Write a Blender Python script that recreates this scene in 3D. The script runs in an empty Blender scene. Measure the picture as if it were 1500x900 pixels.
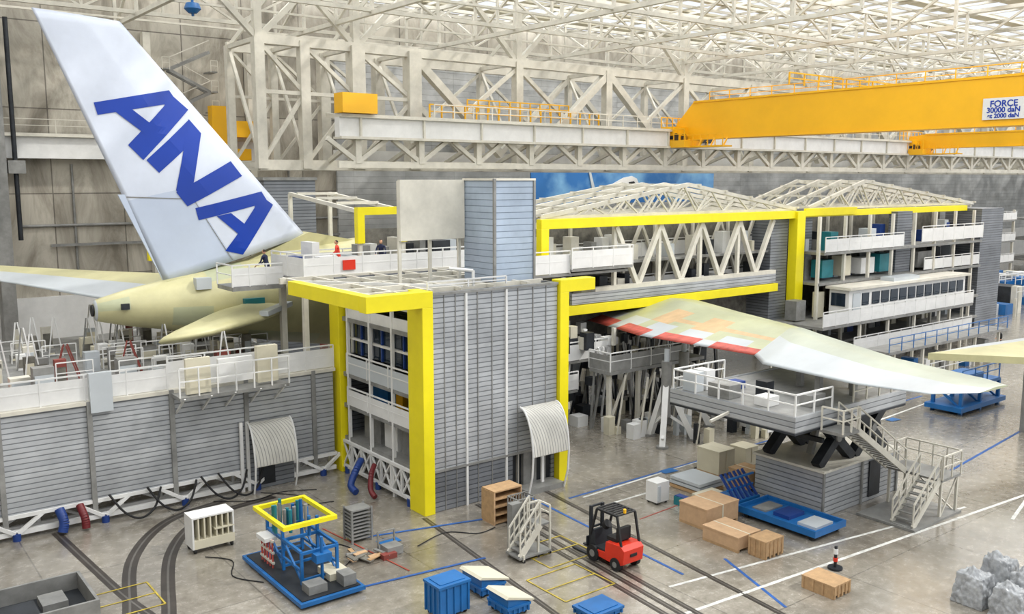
import bpy, bmesh, math, random
from mathutils import Vector, Matrix, noise
random.seed(7)
S=bpy.context.scene
COL=bpy.context.collection
# ------------------------------------------------------------------ materials
def lin(c):
    return tuple(((x/255)/12.92 if x/255<=0.04045 else (((x/255)+0.055)/1.055)**2.4) for x in c)+(1,)
class NT:
    def __init__(s,name):
        s.m=bpy.data.materials.new(name); s.m.use_nodes=True; s.t=s.m.node_tree
        s.b=s.t.nodes['Principled BSDF']
    def n(s,k,**kw):
        a=s.t.nodes.new(k)
        for q,v in kw.items():
            if q.startswith('i_'): a.inputs[q[2:].replace('_',' ')].default_value=v
            else: setattr(a,q,v)
        return a
    def l(s,a,b): s.t.links.new(a,b)
def mat(name,rgb,rough=0.5,metal=0.0,var=0.12,scale=1.2,bump=0.0,dark=None):
    N=NT(name); tc=N.n('ShaderNodeTexCoord'); no=N.n('ShaderNodeTexNoise',i_Scale=scale,i_Detail=6.0,i_Roughness=0.65)
    N.l(tc.outputs['Object'],no.inputs['Vector'])
    r=N.n('ShaderNodeValToRGB'); N.l(no.outputs['Fac'],r.inputs[0])
    c=lin(rgb); d=lin(dark) if dark else tuple(x*(1-var*2) for x in c[:3])+(1,)
    r.color_ramp.elements[0].position=0.3; r.color_ramp.elements[1].position=0.65
    r.color_ramp.elements[0].color=d; r.color_ramp.elements[1].color=c
    N.l(r.outputs[0],N.b.inputs['Base Color'])
    N.b.inputs['Roughness'].default_value=rough; N.b.inputs['Metallic'].default_value=metal
    if bump:
        b=N.n('ShaderNodeBump',i_Strength=bump,i_Distance=0.05); N.l(no.outputs['Fac'],b.inputs['Height']); N.l(b.outputs[0],N.b.inputs['Normal'])
    return N.m
def slats(name,c1,c2,cm,rough=0.35,metal=0.6,bw=3.0,rh=0.28,mort=0.02,vert=False,bump=0.6,stain=0.5):
    N=NT(name); tc=N.n('ShaderNodeTexCoord'); sp=N.n('ShaderNodeSeparateXYZ'); N.l(tc.outputs['Object'],sp.inputs[0])
    ad=N.n('ShaderNodeMath',operation='ADD'); N.l(sp.outputs[0],ad.inputs[0]); N.l(sp.outputs[1],ad.inputs[1])
    cb=N.n('ShaderNodeCombineXYZ')
    if vert: N.l(sp.outputs[2],cb.inputs[0]); N.l(ad.outputs[0],cb.inputs[1])
    else: N.l(ad.outputs[0],cb.inputs[0]); N.l(sp.outputs[2],cb.inputs[1])
    br=N.n('ShaderNodeTexBrick',offset=0.0); N.l(cb.outputs[0],br.inputs['Vector'])
    br.inputs['Color1'].default_value=lin(c1); br.inputs['Color2'].default_value=lin(c2); br.inputs['Mortar'].default_value=lin(cm)
    br.inputs['Scale'].default_value=1; br.inputs['Mortar Size'].default_value=mort; br.inputs['Mortar Smooth'].default_value=0.3
    br.inputs['Brick Width'].default_value=bw; br.inputs['Row Height'].default_value=rh
    no=N.n('ShaderNodeTexNoise',i_Scale=0.45,i_Detail=6.0,i_Roughness=0.6); N.l(tc.outputs['Object'],no.inputs['Vector'])
    r=N.n('ShaderNodeValToRGB'); N.l(no.outputs['Fac'],r.inputs[0]); r.color_ramp.elements[0].position=0.32; r.color_ramp.elements[1].position=0.68
    g=1-stain; r.color_ramp.elements[0].color=(g,g,g,1); r.color_ramp.elements[1].color=(1.1,1.1,1.1,1)
    mx=N.n('ShaderNodeMix',data_type='RGBA',blend_type='MULTIPLY'); mx.inputs[0].default_value=1
    N.l(br.outputs['Color'],mx.inputs[6]); N.l(r.outputs[0],mx.inputs[7]); N.l(mx.outputs[2],N.b.inputs['Base Color'])
    bu=N.n('ShaderNodeBump',i_Strength=bump,i_Distance=0.04,invert=True); N.l(br.outputs['Fac'],bu.inputs['Height']); N.l(bu.outputs[0],N.b.inputs['Normal'])
    N.b.inputs['Roughness'].default_value=rough; N.b.inputs['Metallic'].default_value=metal
    return N.m
WHITE=mat('white_paint',(222,222,220),0.5,0,0.06)
BEAM=mat('cream_steel',(212,208,195),0.5,0,0.12,0.8)
BEAMD=mat('grey_steel',(146,146,143),0.5,0.2,0.2)
BACK=mat('grey_equipment_panel',(118,115,106),0.7,0,0.3,1.8)  # blotchy warm grey of the dock backing screens and mixed equipment
DARK=mat('dark_steel',(48,52,58),0.5,0.3,0.3)
BLACK=mat('black_rubber',(24,24,26),0.7)
YEL=mat('frame_yellow',(236,220,16),0.45,0,0.04)
ORG=mat('crane_yellow',(240,180,18),0.42,0,0.05,0.3)
BLUE=mat('equipment_blue',(24,102,168),0.45,0,0.14)
BLUE2=mat('dark_blue',(25,60,130),0.5)
ANAB=mat('lettering_blue',(8,56,158),0.3,0,0.03)
RED=mat('signal_red',(214,48,22),0.45,0,0.08)
MAROON=mat('maroon_hose',(110,30,35),0.5)
CARD=mat('cardboard',(194,160,124),0.85,0,0.08,3)
WOOD=mat('plywood',(184,150,110),0.7,0,0.15,4)
BEIGE=mat('beige_panel',(208,202,180),0.6,0,0.06)
PRIM=mat('primer_ivory',(196,191,146),0.36,0,0.12,0.5)
PRIMG=mat('primer_green',(182,186,152),0.3,0,0.12,0.4)
PRIMO=mat('primer_pale_olive',(178,185,170),0.3,0,0.10,0.4)
LGREY=mat('light_grey_paint',(186,192,196),0.3,0,0.06,0.5)
FINW=mat('gloss_fin_white',(212,219,233),0.13,0,0.08,0.25)
FIN2=mat('rudder_white',(192,203,222),0.2,0,0.06,0.25)
SALM=mat('flap_red',(206,92,80),0.5,0,0.25,2)
ORPR=mat('orange_primer',(204,172,130),0.4,0,0.12,1.5)
RUST=mat('rust_red',(130,60,52),0.6)
TEAL=mat('teal_box',(30,120,130),0.5)
GLASS=mat('dark_glass',(36,50,64),0.08,0.2,0.2)
PLAS=mat('plastic_wrap',(176,179,182),0.16,0,0.28,3.5,0.35)
SLAT=slats('silver_slats',(184,187,190),(168,171,175),(122,126,130),0.36,0.25,400,0.225,0.028,stain=.28)
SLATD=slats('dark_slats',(134,138,144),(118,122,128),(82,86,92),0.4,0.25,400,0.225,0.028,stain=.25)
SLATW=slats('white_cladding',(196,198,198),(182,184,184),(148,150,148),0.5,0.0,6,0.6,stain=.3)
SLATB=slats('bluish_cladding',(174,188,204),(160,174,192),(116,130,146),0.35,0.2,400,0.3,stain=.25)
AWN=slats('ribbed_sheet',(212,210,202),(200,198,190),(150,150,146),0.5,0.0,400,0.16,vert=True,stain=.2)
SKIN=mat('skin',(200,150,120),0.6); HAIR=mat('hair',(40,28,20),0.8); NAVY=mat('navy_cloth',(28,36,70),0.8)
def floor_mat():
    N=NT('hangar_concrete'); tc=N.n('ShaderNodeTexCoord')
    n1=N.n('ShaderNodeTexNoise',i_Scale=0.12,i_Detail=10.0,i_Roughness=0.65,i_Distortion=0.6); n2=N.n('ShaderNodeTexNoise',i_Scale=2.2,i_Detail=8.0,i_Roughness=0.75)
    for n in (n1,n2): N.l(tc.outputs['Object'],n.inputs['Vector'])
    r=N.n('ShaderNodeValToRGB'); N.l(n1.outputs['Fac'],r.inputs[0]); e=r.color_ramp.elements
    e[0].position=0.3; e[0].color=lin((116,110,100)); e[1].position=0.7; e[1].color=lin((170,164,152))
    r2=N.n('ShaderNodeValToRGB'); N.l(n2.outputs['Fac'],r2.inputs[0]); e=r2.color_ramp.elements
    e[0].position=0.34; e[0].color=(.66,.64,.60,1); e[1].position=0.58; e[1].color=(1.05,1.05,1.05,1)
    mx=N.n('ShaderNodeMix',data_type='RGBA',blend_type='MULTIPLY'); mx.inputs[0].default_value=1
    N.l(r.outputs[0],mx.inputs[6]); N.l(r2.outputs[0],mx.inputs[7])
    br=N.n('ShaderNodeTexBrick',offset=0.0); N.l(tc.outputs['Object'],br.inputs['Vector'])
    br.inputs['Color1'].default_value=(1,1,1,1); br.inputs['Color2'].default_value=(.93,.93,.93,1); br.inputs['Mortar'].default_value=(.6,.6,.6,1)
    br.inputs['Scale'].default_value=1; br.inputs['Mortar Size'].default_value=0.03; br.inputs['Brick Width'].default_value=6; br.inputs['Row Height'].default_value=6
    m2=N.n('ShaderNodeMix',data_type='RGBA',blend_type='MULTIPLY'); m2.inputs[0].default_value=1
    N.l(mx.outputs[2],m2.inputs[6]); N.l(br.outputs['Color'],m2.inputs[7]); N.l(m2.outputs[2],N.b.inputs['Base Color'])
    rr=N.n('ShaderNodeMapRange'); rr.inputs[3].default_value=0.13; rr.inputs[4].default_value=0.38; N.l(n2.outputs['Fac'],rr.inputs[0]); N.l(rr.outputs[0],N.b.inputs['Roughness'])
    N.b.inputs['Coat Weight'].default_value=0.75; N.b.inputs['Coat Roughness'].default_value=0.16; N.b.inputs['Coat IOR'].default_value=1.6
    return N.m
FLOOR=floor_mat()
def wall_mat():
    N=NT('stained_concrete_wall'); tc=N.n('ShaderNodeTexCoord'); sp=N.n('ShaderNodeSeparateXYZ'); N.l(tc.outputs['Object'],sp.inputs[0])
    cb=N.n('ShaderNodeCombineXYZ'); N.l(sp.outputs[0],cb.inputs[0]); N.l(sp.outputs[2],cb.inputs[1])
    br=N.n('ShaderNodeTexBrick',offset=0.0); N.l(cb.outputs[0],br.inputs['Vector'])
    br.inputs['Color1'].default_value=lin((188,184,173)); br.inputs['Color2'].default_value=lin((160,156,146)); br.inputs['Mortar'].default_value=lin((116,112,105))
    br.inputs['Scale'].default_value=1; br.inputs['Mortar Size'].default_value=0.05; br.inputs['Brick Width'].default_value=5.5; br.inputs['Row Height'].default_value=6.8
    mp=N.n('ShaderNodeMapping'); mp.inputs['Scale'].default_value=(0.35,0.35,0.12); mp.inputs['Rotation'].default_value=(0,.5,0); N.l(tc.outputs['Object'],mp.inputs[0])
    no=N.n('ShaderNodeTexNoise',i_Scale=1.0,i_Detail=10.0,i_Roughness=0.7,i_Distortion=0.8); N.l(mp.outputs[0],no.inputs['Vector'])
    r=N.n('ShaderNodeValToRGB'); N.l(no.outputs['Fac'],r.inputs[0]); e=r.color_ramp.elements
    e[0].position=0.35; e[0].color=(.5,.47,.43,1); e[1].position=0.6; e[1].color=(1.1,1.08,1.05,1)
    mx=N.n('ShaderNodeMix',data_type='RGBA',blend_type='MULTIPLY'); mx.inputs[0].default_value=1
    N.l(br.outputs['Color'],mx.inputs[6]); N.l(r.outputs[0],mx.inputs[7]); N.l(mx.outputs[2],N.b.inputs['Base Color'])
    N.b.inputs['Roughness'].default_value=0.8
    return N.m
WALL=wall_mat()
def poster_mat():
    N=NT('sky_print'); tc=N.n('ShaderNodeTexCoord')
    no=N.n('ShaderNodeTexNoise',i_Scale=0.3,i_Detail=5.0); N.l(tc.outputs['Object'],no.inputs['Vector'])
    r=N.n('ShaderNodeValToRGB'); N.l(no.outputs['Fac'],r.inputs[0]); e=r.color_ramp.elements
    e[0].position=0.45; e[0].color=lin((28,100,165)); e[1].position=0.85; e[1].color=lin((140,190,220))
    N.l(r.outputs[0],N.b.inputs['Base Color']); N.b.inputs['Roughness'].default_value=0.5
    return N.m
POST=poster_mat()
# ------------------------------------------------------------------ mesh builder
class M:
    def __init__(s,name): s.name=name; s.v=[]; s.f=[]; s.k=[]; s.m=[]; s.sm=[]; s.e=0
    def mi(s,mt):
        if mt not in s.m: s.m.append(mt)
        return s.m.index(mt)
    def add(s,vs,fs,mt,smooth=False):
        o=len(s.v); s.v+= [tuple(x) for x in vs]; i=s.mi(mt)
        for f in fs: s.f.append([o+j for j in f]); s.k.append(i); s.sm.append(smooth)
    def eps(s):
        s.e=(s.e*31+17)%97; return .0006+s.e*.00005
    def box(s,x0,x1,y0,y1,z0,z1,mt):
        e=s.eps(); x0-=e;x1+=e;y0-=e;y1+=e;z1+=e
        if z0>.02: z0-=e
        s.add([(x0,y0,z0),(x1,y0,z0),(x1,y1,z0),(x0,y1,z0),(x0,y0,z1),(x1,y0,z1),(x1,y1,z1),(x0,y1,z1)],
              [(0,3,2,1),(4,5,6,7),(0,1,5,4),(1,2,6,5),(2,3,7,6),(3,0,4,7)],mt)
    def beam(s,p,q,w,mt,h=None):
        p=Vector(p);q=Vector(q);d=(q-p)
        if d.length<1e-5: return
        h=(h or w)+s.eps(); w=w+s.eps()
        d.normalize()
        up=Vector((0,0,1)) if abs(d.z)<0.98 else Vector((1,0,0))
        a=d.cross(up).normalized()*w/2; b=a.cross(d).normalized()*h/2
        vs=[p-a-b,p+a-b,p+a+b,p-a+b,q-a-b,q+a-b,q+a+b,q-a+b]
        s.add(vs,[(0,1,2,3),(7,6,5,4),(0,4,5,1),(1,5,6,2),(2,6,7,3),(3,7,4,0)],mt)
    def cyl(s,p,q,r,mt,n=12,r2=None):
        p=Vector(p);q=Vector(q);d=(q-p).normalized(); r2=r if r2 is None else r2
        up=Vector((0,0,1)) if abs(d.z)<0.95 else Vector((1,0,0))
        a=d.cross(up).normalized(); b=a.cross(d)
        vs=[]
        for c,rr in((p,r),(q,r2)):
            for i in range(n):
                t=2*math.pi*i/n; vs.append(c+(a*math.cos(t)+b*math.sin(t))*rr)
        s.add(vs,[(i,(i+1)%n,n+(i+1)%n,n+i) for i in range(n)],mt,True)
        s.add(vs[:n],[tuple(range(n))[::-1]],mt); s.add(vs[n:],[tuple(range(n))],mt)
    def tube(s,pts,r,mt,n=8):
        for a,b in zip(pts[:-1],pts[1:]): s.cyl(a,b,r,mt,n)
    def prism(s,pts,mt,ax='y',a=0,b=1):
        def P(u,v,w): return {'y':(u,w,v),'x':(w,u,v),'z':(u,v,w)}[ax]
        n=len(pts); vs=[P(u,v,a) for u,v in pts]+[P(u,v,b) for u,v in pts]
        s.add(vs,[tuple(range(n)),tuple(range(n,2*n))[::-1]]+[(i,n+i,n+(i+1)%n,(i+1)%n) for i in range(n)],mt)
    def loft(s,rings,mt,closed=True,smooth=True,mf=None,cap=True):
        n=len(rings[0]); o=len(s.v)
        for r in rings: s.v+=[tuple(x) for x in r]
        for i in range(len(rings)-1):
            for j in range(n if closed else n-1):
                k=(j+1)%n
                s.f.append([o+i*n+j,o+i*n+k,o+(i+1)*n+k,o+(i+1)*n+j]); s.sm.append(smooth)
                s.k.append(s.mi(mf(i,j) if mf else mt))
        if cap and closed:
            s.f.append([o+j for j in range(n)]); s.k.append(s.mi(mt)); s.sm.append(False)
            s.f.append([o+(len(rings)-1)*n+j for j in range(n)]); s.k.append(s.mi(mt)); s.sm.append(False)
    def rail(s,p,q,h=1.1,mt=None,panel=None,step=1.6,t=0.06):
        mt=mt or WHITE; p=Vector(p);q=Vector(q);L=(q-p).length; n=max(1,int(L/step)); Z=Vector((0,0,1))
        for i in range(n+1):
            c=p.lerp(q,i/n); s.beam(c,c+Z*h,t,mt)
        s.beam(p+Z*h,q+Z*h,t,mt); s.beam(p+Z*h*0.55,q+Z*h*0.55,t*0.8,mt)
        if panel: s.beam(p+Z*h*0.45,q+Z*h*0.45,0.03,panel,h*0.82)
    def truss(s,p,q,h,n,w,mt,style='W',wv=None):
        p=Vector(p);q=Vector(q);Z=Vector((0,0,h)); wv=wv or w*0.8
        s.beam(p,q,w,mt); s.beam(p+Z,q+Z,w,mt)
        for i in range(n+1):
            c=p.lerp(q,i/n); s.beam(c,c+Z,wv,mt)
            if i<n:
                e=p.lerp(q,(i+1)/n)
                if style=='X': s.beam(c,e+Z,wv*0.7,mt); s.beam(c+Z,e,wv*0.7,mt)
                elif (i%2==0): s.beam(c+Z,e,wv*0.8,mt)
                else: s.beam(c,e+Z,wv*0.8,mt)
    def done(s,parent=None,bevel=0):
        me=bpy.data.meshes.new(s.name); me.from_pydata(s.v,[],s.f)
        for m in s.m: me.materials.append(m)
        me.polygons.foreach_set('material_index',s.k); me.polygons.foreach_set('use_smooth',s.sm); me.update()
        bm=bmesh.new(); bm.from_mesh(me); bmesh.ops.recalc_face_normals(bm,faces=bm.faces); bm.to_mesh(me); bm.free()
        o=bpy.data.objects.new(s.name,me); COL.objects.link(o)
        if parent: o.parent=parent
        if bevel:
            b=o.modifiers.new('bevel','BEVEL'); b.width=bevel; b.segments=2; b.limit_method='ANGLE'
        return o
# ------------------------------------------------------------------ room shell
m=M('floor'); m.box(-12,205,-12,82.5,-0.3,0,FLOOR); m.done()
m=M('wall_back'); m.box(-12,205,82.5,83,0,32,WALL)
m.box(42,205,82.2,82.5,0,26,SLATW); m.box(-12,205,82.1,82.5,0,5.2,WHITE)
m.box(16,42,81.9,82.2,9.3,9.5,BEAMD); m.cyl((14,82.3,11),(42,82.3,11),.12,BEAMD)
for xx in (18,25,31,37): m.cyl((xx,82.4,4),(xx,82.4,16),.1,BEAMD)
m.done()
m=M('wall_left'); m.box(-12.5,-12,-12,83,0,32,WALL); m.done()
m=M('wall_right'); m.box(205,205.5,-12,83,0,32,SLATW); m.done()
m=M('ceiling')
y=-12
while y<82:
    m.box(-12,205,y,y+2.0,31.8,32.0,BEIGE); y+=6
x=-10
while x<205:
    m.box(x,x+0.25,-12,82.5,31.5,31.7,BEAM); x+=6
m.done()
m=M('roof_truss_frame')
for yy in (52,64,76):
    m.truss((0,yy,27.6),(204,yy,27.6),3.3,34,0.3,BEAM,wv=0.2)
for yy in (46,49,55,58,61,67,70,73,79):
    m.beam((0,yy,31.0),(204,yy,31.0),.16,BEAM,.24)
for yy in (58,70,80): m.beam((0,yy,27.7),(204,yy,27.7),.16,BEAM)
for i in range(0,14):
    xx=8+i*14
    m.truss((xx,40,27.4),(xx,82,27.4),3.5,7,0.34,BEAM,wv=0.24)
for i in range(34):
    xx=3+i*6
    m.beam((xx,40,30.9),(xx,82,30.9),0.16,BEAM)
m.done()
m=M('wall_crane_runway'); m.box(-2,33.4,81,82.1,16.4,18.2,WHITE); m.box(-2,33.4,80.6,82.1,18.1,18.35,BEAM)
m.rail((-2,80.7,18.35),(26,80.7,18.35),1.1,BEAM,step=3)
for xx in (-2,24,33): m.box(xx,xx+.6,81.6,82.4,0,27,BEAM)
m.box(28.6,30.4,78.8,79.8,17.4,21,ORG); m.box(30.4,33.2,78.9,80.5,18.4,19.8,ORG); m.box(28.8,32,78.9,80.9,16.4,17.4,ORG)
m.done()
m=M('wall_column'); m.box(11.9,12.9,80,81.6,0,27,BEAMD); m.cyl((13.6,80.6,10),(13.6,80.6,27),.18,DARK); m.box(13,14.2,80,80.8,15.2,16.2,BEAMD); m.done()
m=M('wall_staircase')
for i in range(4):
    z=18.8+i*1.7; a,b=(25.6,29.1) if i%2 else (29.1,25.6)
    m.beam((a,80.8,z),(b,80.8,z+1.7),.12,BEAMD,.3); m.beam((a,80.2,z+1),(b,80.2,z+2.7),.06,BEAM); m.beam((a,80.2,z),(b,80.2,z+1.7),.12,BEAMD,.25); m.box(25,25.6,80,81.8,z,z+.1,BEAMD); m.box(29.1,29.7,80,81.8,z,z+.1,BEAMD)
    m.rail((25,80,z),(25.6,80,z),1,BEAM,step=.5); m.rail((29.1,80,z),(29.7,80,z),1,BEAM,step=.5)
m.done()
# ------------------------------------------------------------------ gantry
m=M('gantry_truss')
posts=[29.2,33,37.7,43.2]+[43.2+11.65*i for i in range(1,14)]
for yy,sc in ((70,1),(76,0.75)):
    m.beam((29,yy,15.9),(200,yy,15.9),.5*sc,BEAM,.8); m.beam((29,yy,25.6),(200,yy,25.6),.6*sc,BEAM,.75)
    m.beam((29,yy,21.6),(43,yy,21.6),.3*sc,BEAM)
    for i,xx in enumerate(posts):
        m.beam((xx,yy,15.6),(xx,yy,25.7),(1.2 if xx in(37.7,43.2) else .8)*sc,BEAM)
        if i<len(posts)-1:
            e=posts[i+1]
            if e-xx<8:
                m.beam((xx,yy,25.5),(e,yy,21.6),.3*sc,BEAM); m.beam((e,yy,21.6),(xx,yy,16),.3*sc,BEAM)
            else:
                mid=(xx+e)/2
                if i%2: m.beam((xx,yy,25.4),(e-2,yy,17),.7*sc,BEAM)
                else: m.beam((e,yy,25.4),(xx+2,yy,17),.7*sc,BEAM)
                m.beam((mid,yy,20.8),((e if i%2 else xx),yy,25.2),.35*sc,BEAM)
for xx in posts:
    m.beam((xx,70,25.6),(xx,76,25.6),.35,BEAM); m.beam((xx,70,15.9),(xx,76,15.9),.4,BEAM); m.beam((xx,70,16),(xx,76,25.5),.25,BEAM)
m.box(33,200,71,75.5,15.6,15.75,BEAMD)
for i,xx in enumerate(posts[::2]):
    m.beam((xx,70,25.6),(xx,70,31),.6,BEAM); m.beam((xx,70,25.6),(xx+5.5,70,31),.42,BEAM); m.beam((xx,70,25.6),(xx-5.5,70,31),.42,BEAM)
    m.beam((xx,76,25.6),(xx+3.5,73,31),.3,BEAM)
m.box(46,200,76.6,76.8,15.9,18.4,SLATW); m.box(36,200,71,71.1,15.9,17.2,WHITE)
m.done()
m=M('crane_track_girder')
m.box(33.3,200,64.6,65.4,18,19.6,WHITE); m.box(33.3,200,64.3,65.7,19.5,19.75,BEAM); m.box(33.3,200,64.3,65.7,17.85,18.05,BEAM)
for i in range(30):
    xx=35+i*5.8
    if xx>198: break
    m.box(xx,xx+.15,64.4,65.6,18,19.6,BEAM); m.beam((xx,65,17.9),(xx,70,16.2),.3,BEAM); m.beam((xx,65.4,19.4),(xx,70,20),.35,BEAM)
    m.beam((xx,65,17.9),(xx,65,16),.5,BEAM); m.beam((xx,65,16.1),(xx+2.6,65,17.9),.34,BEAM); m.beam((xx,65,16.1),(xx-2.6,65,17.9),.34,BEAM)
m.beam((33.3,65,15.9),(200,65,15.9),.4,BEAM,.5)
m.rail((43,66.2,19.8),(200,66.2,19.8),1.2,BEAM,step=2,t=.08)
m.rail((44,68.5,19.9),(64,68.5,19.9),1.3,ORG,step=1.2,t=.12); m.rail((48,68.5,20.8),(60,68.5,20.8),1.0,ORG,step=1.2,t=.1); m.beam((44,68.5,19.85),(64,68.5,19.85),.2,ORG)
m.rail((95,68.5,26),(200,68.5,26),1.4,ORG,step=3,t=.16)
m.box(33.2,36.2,63.8,65.2,19.8,21.3,ORG); m.box(80,81.4,68,69,19.9,21.2,ORG)
m.done()
# ------------------------------------------------------------------ overhead crane
def crane(name,x0,z0,z1,w,sc=1):
    m=M(name)
    m.box(x0,x0+w,10,63.5,z0,z1,ORG); m.box(x0-.08,x0+w+.08,10,63.5,z1-.12,z1+.06,ORG); m.box(x0-.08,x0+w+.08,10,63.5,z0-.05,z0+.1,ORG)
    m.prism([(63.5,z0),(63.5,z1),(65.8,z0+1.5),(65.8,z0-.2),(64,z0-.6)],ORG,'x',x0,x0+w)
    m.box(x0-2.2*sc,x0+w+2.2*sc,64.2,65.8,z0-.2,z0+1.2*sc,ORG)
    for k in (-1.8,-.6,w+.6,w+1.6): m.cyl((x0+k*sc,64.1,z0+.1),(x0+k*sc,65.9,z0+.1),.45*sc,DARK)
    m.box(x0-1.4,x0,58.5,64,z0-.9,z0-.75,ORG); m.rail((x0-1.4,58.5,z0-.75),(x0-1.4,66,z0-.75),1.1,ORG,step=.9,t=.07)
    m.box(x0-2.4,x0-.2,62.5,64.5,z0-.9,z0-.2,ORG); m.rail((x0-2.4,62.5,z0-.2),(x0-2.4,66,z0-.2),1.1,ORG,step=.7,t=.07)
    for k in range(4): m.beam((x0-.7,59+k*1.6,z0-.8),(x0-.1,59+k*1.6,z0),.12,ORG)
    m.rail((x0+w,10,z1+.05),(x0+w,63,z1+.05),1.0,ORG,step=2.5,t=.07)
    m.rail((x0-2,66,z0+1),(x0+w+2,66,z0+1),1.2,ORG,step=.8,t=.08)
    return m.done()
cr=crane('overhead_crane',72.4,18.8,22.5,1.8)
crane('overhead_crane.001',118,18.8,20.6,1.6,.9)
sg=M('crane_sign'); sg.box(72.25,72.31,31.4,34.5,18.95+.3,20.85,WHITE); sg=sg.done(parent=cr)
for k,(t,z,sz) in enumerate((('FORCE',20.2,.66),('30000 daN',19.77,.55),('et 2000 daN',19.37,.46))):
    c=bpy.data.curves.new('sign_text','FONT'); c.body=t; c.size=sz; c.align_x='CENTER'; c.extrude=.005; c.offset=.015; c.materials.append(ANAB)
    o=bpy.data.objects.new('sign_text_%d'%k,c); COL.objects.link(o); o.parent=cr; o.location=(72.23,32.95,z); o.rotation_euler=(math.pi/2,0,-math.pi/2)
m=M('beacon_lamp'); m.cyl((23.6,68,26.4),(23.6,68,31),.1,BLUE); m.cyl((23.6,68,26.9),(23.6,68,27.3),.6,BLUE,16,.45); m.cyl((23.6,68,26.6),(23.6,68,26.9),.3,BLUE,16,.6); m.done()
# ------------------------------------------------------------------ aircraft
air=bpy.data.objects.new('airliner',None); COL.objects.link(air)
LE0,LE1=Vector((13.5,0,22.6)),Vector((23.1,0,11.6)); TE0,TE1=Vector((9.5,0,22.85)),Vector((15.0,0,9.3))
FY=49.5
def prof(c):
    c=min(1,max(0,c)); return min(1.0, 1.5*math.sqrt(max(0,1-c)))*min(1.0,.12+1.6*c)
def fin_half(x,z):
    lo,hi=0,1
    for _ in range(30):
        s=(lo+hi)/2; L=LE0.lerp(LE1,s); T=TE0.lerp(TE1,s)
        zz=T.z+(L.z-T.z)*((x-T.x)/(L.x-T.x))
        if zz>z: lo=s
        else: hi=s
    L=LE0.lerp(LE1,s); T=TE0.lerp(TE1,s); c=(x-T.x)/(L.x-T.x)
    return prof(c)*(0.16+0.36*s)
m=M('vertical_fin'); NS,NC=28,24
rings=[]
for i in range(NS+1):
    s=i/NS; L=LE0.lerp(LE1,s); T=TE0.lerp(TE1,s); th=.16+.36*s; r=[]
    for j in range(NC+1):
        c=j/NC; p=T.lerp(L,c); r.append((p.x,FY-prof(c)*th,p.z))
    for j in range(NC-1,0,-1):
        c=j/NC; p=T.lerp(L,c); r.append((p.x,FY+prof(c)*th,p.z))
    rings.append(r)
m.loft(rings,FINW,mf=lambda i,j:(FIN2 if (i/NS>.655 and (j<NC*.42)) else FINW))
m.prism([(12.9,14.0),(13.6,14.0),(15.3,9.6),(15.0,9.3)],FIN2,'y',FY-.06,FY+.06)
m.done(air)
def decal(name,polys,mt,off=0.03):
    bm=bmesh.new()
    for pl in polys:
        f=bm.faces.new([bm.verts.new((x,0,z)) for x,z in pl])
    bmesh.ops.triangulate(bm,faces=bm.faces[:])
    for _ in range(3): bmesh.ops.subdivide_edges(bm,edges=bm.edges[:],cuts=1,use_grid_fill=True)
    for v in bm.verts: v.co.y=FY-fin_half(v.co.x,v.co.z)-off
    for f in bm.faces:
        f.normal_update()
        if f.normal.y>0: f.normal_flip()
    me=bpy.data.meshes.new(name); bm.to_mesh(me); bm.free(); me.materials.append(mt)
    o=bpy.data.objects.new(name,me); COL.objects.link(o); o.parent=air
decal('fin_letter_a',[[(12.0,18.55),(15.7,19.35),(16.1,18.75),(12.15,17.95)]],ANAB)
decal('fin_letter_a_leg',[[(15.6,19.3),(16.65,18.4),(14.2,15.75),(13.5,16.5),(15.4,18.55)]],ANAB,.036)
decal('fin_letter_a_bar',[[(12.9,18.2),(13.7,18.35),(14.9,17.4),(14.5,16.95)]],ANAB,.042)
decal('fin_letter_n',[[(14.35,15.75),(14.95,15.1),(17.25,17.2),(16.65,17.9)]],ANAB)
decal('fin_letter_n_diagonal',[[(16.6,17.9),(17.25,17.2),(16.4,13.4),(15.75,14.2)]],ANAB,.036)
decal('fin_letter_n_stem',[[(15.75,14.1),(16.3,13.35),(19.4,14.95),(18.8,15.75)]],ANAB,.042)
decal('fin_letter_a_lower',[[(16.7,13.25),(20.5,14.1),(20.85,13.5),(16.85,12.6)]],ANAB)
decal('fin_letter_a_lower_leg',[[(20.2,14.05),(21.15,13.35),(19.15,10.65),(18.2,10.9),(20.0,13.2)]],ANAB,.036)
decal('fin_letter_a_lower_bar',[[(17.8,12.8),(18.6,12.95),(19.75,12.0),(19.3,11.5)]],ANAB,.042)
decal('fin_seam',[[(13.3,13.9),(16.6,13.75),(16.6,13.70),(13.3,13.84)],[(16.58,13.75),(16.62,13.75),(18.6,10.4),(18.55,10.38)]],BEAMD,.025)
m=M('fuselage'); rings=[]
secs=[(11.4,8.15,.35),(11.5,8.15,.55),(13,8.15,.95),(15,8.15,1.35),(17,8.1,1.75),(19,8.1,2.15),(23,8.05,2.85),(27,8,3.35),(32,8,3.65),(44,8,3.8),(60,8,3.8),(78,8,3.8)]
for X,cz,r in secs: rings.append([(X,FY+r*.95*math.cos(t*2*math.pi/32),cz+r*math.sin(t*2*math.pi/32)) for t in range(32)])
m.loft(rings,PRIM,mf=lambda i,j:(LGREY if i<1 else (PRIMG if (i*7+j//4)%5==0 else PRIM)))
m.cyl((11.3,FY,8.15),(11.38,FY,8.15),.3,BLACK,16)
m.prism([(15,9.0),(15,9.45),(19,10.1),(23.2,11.75),(26,11.2),(27,11)],PRIM,'y',FY-.42,FY+.42)
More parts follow.
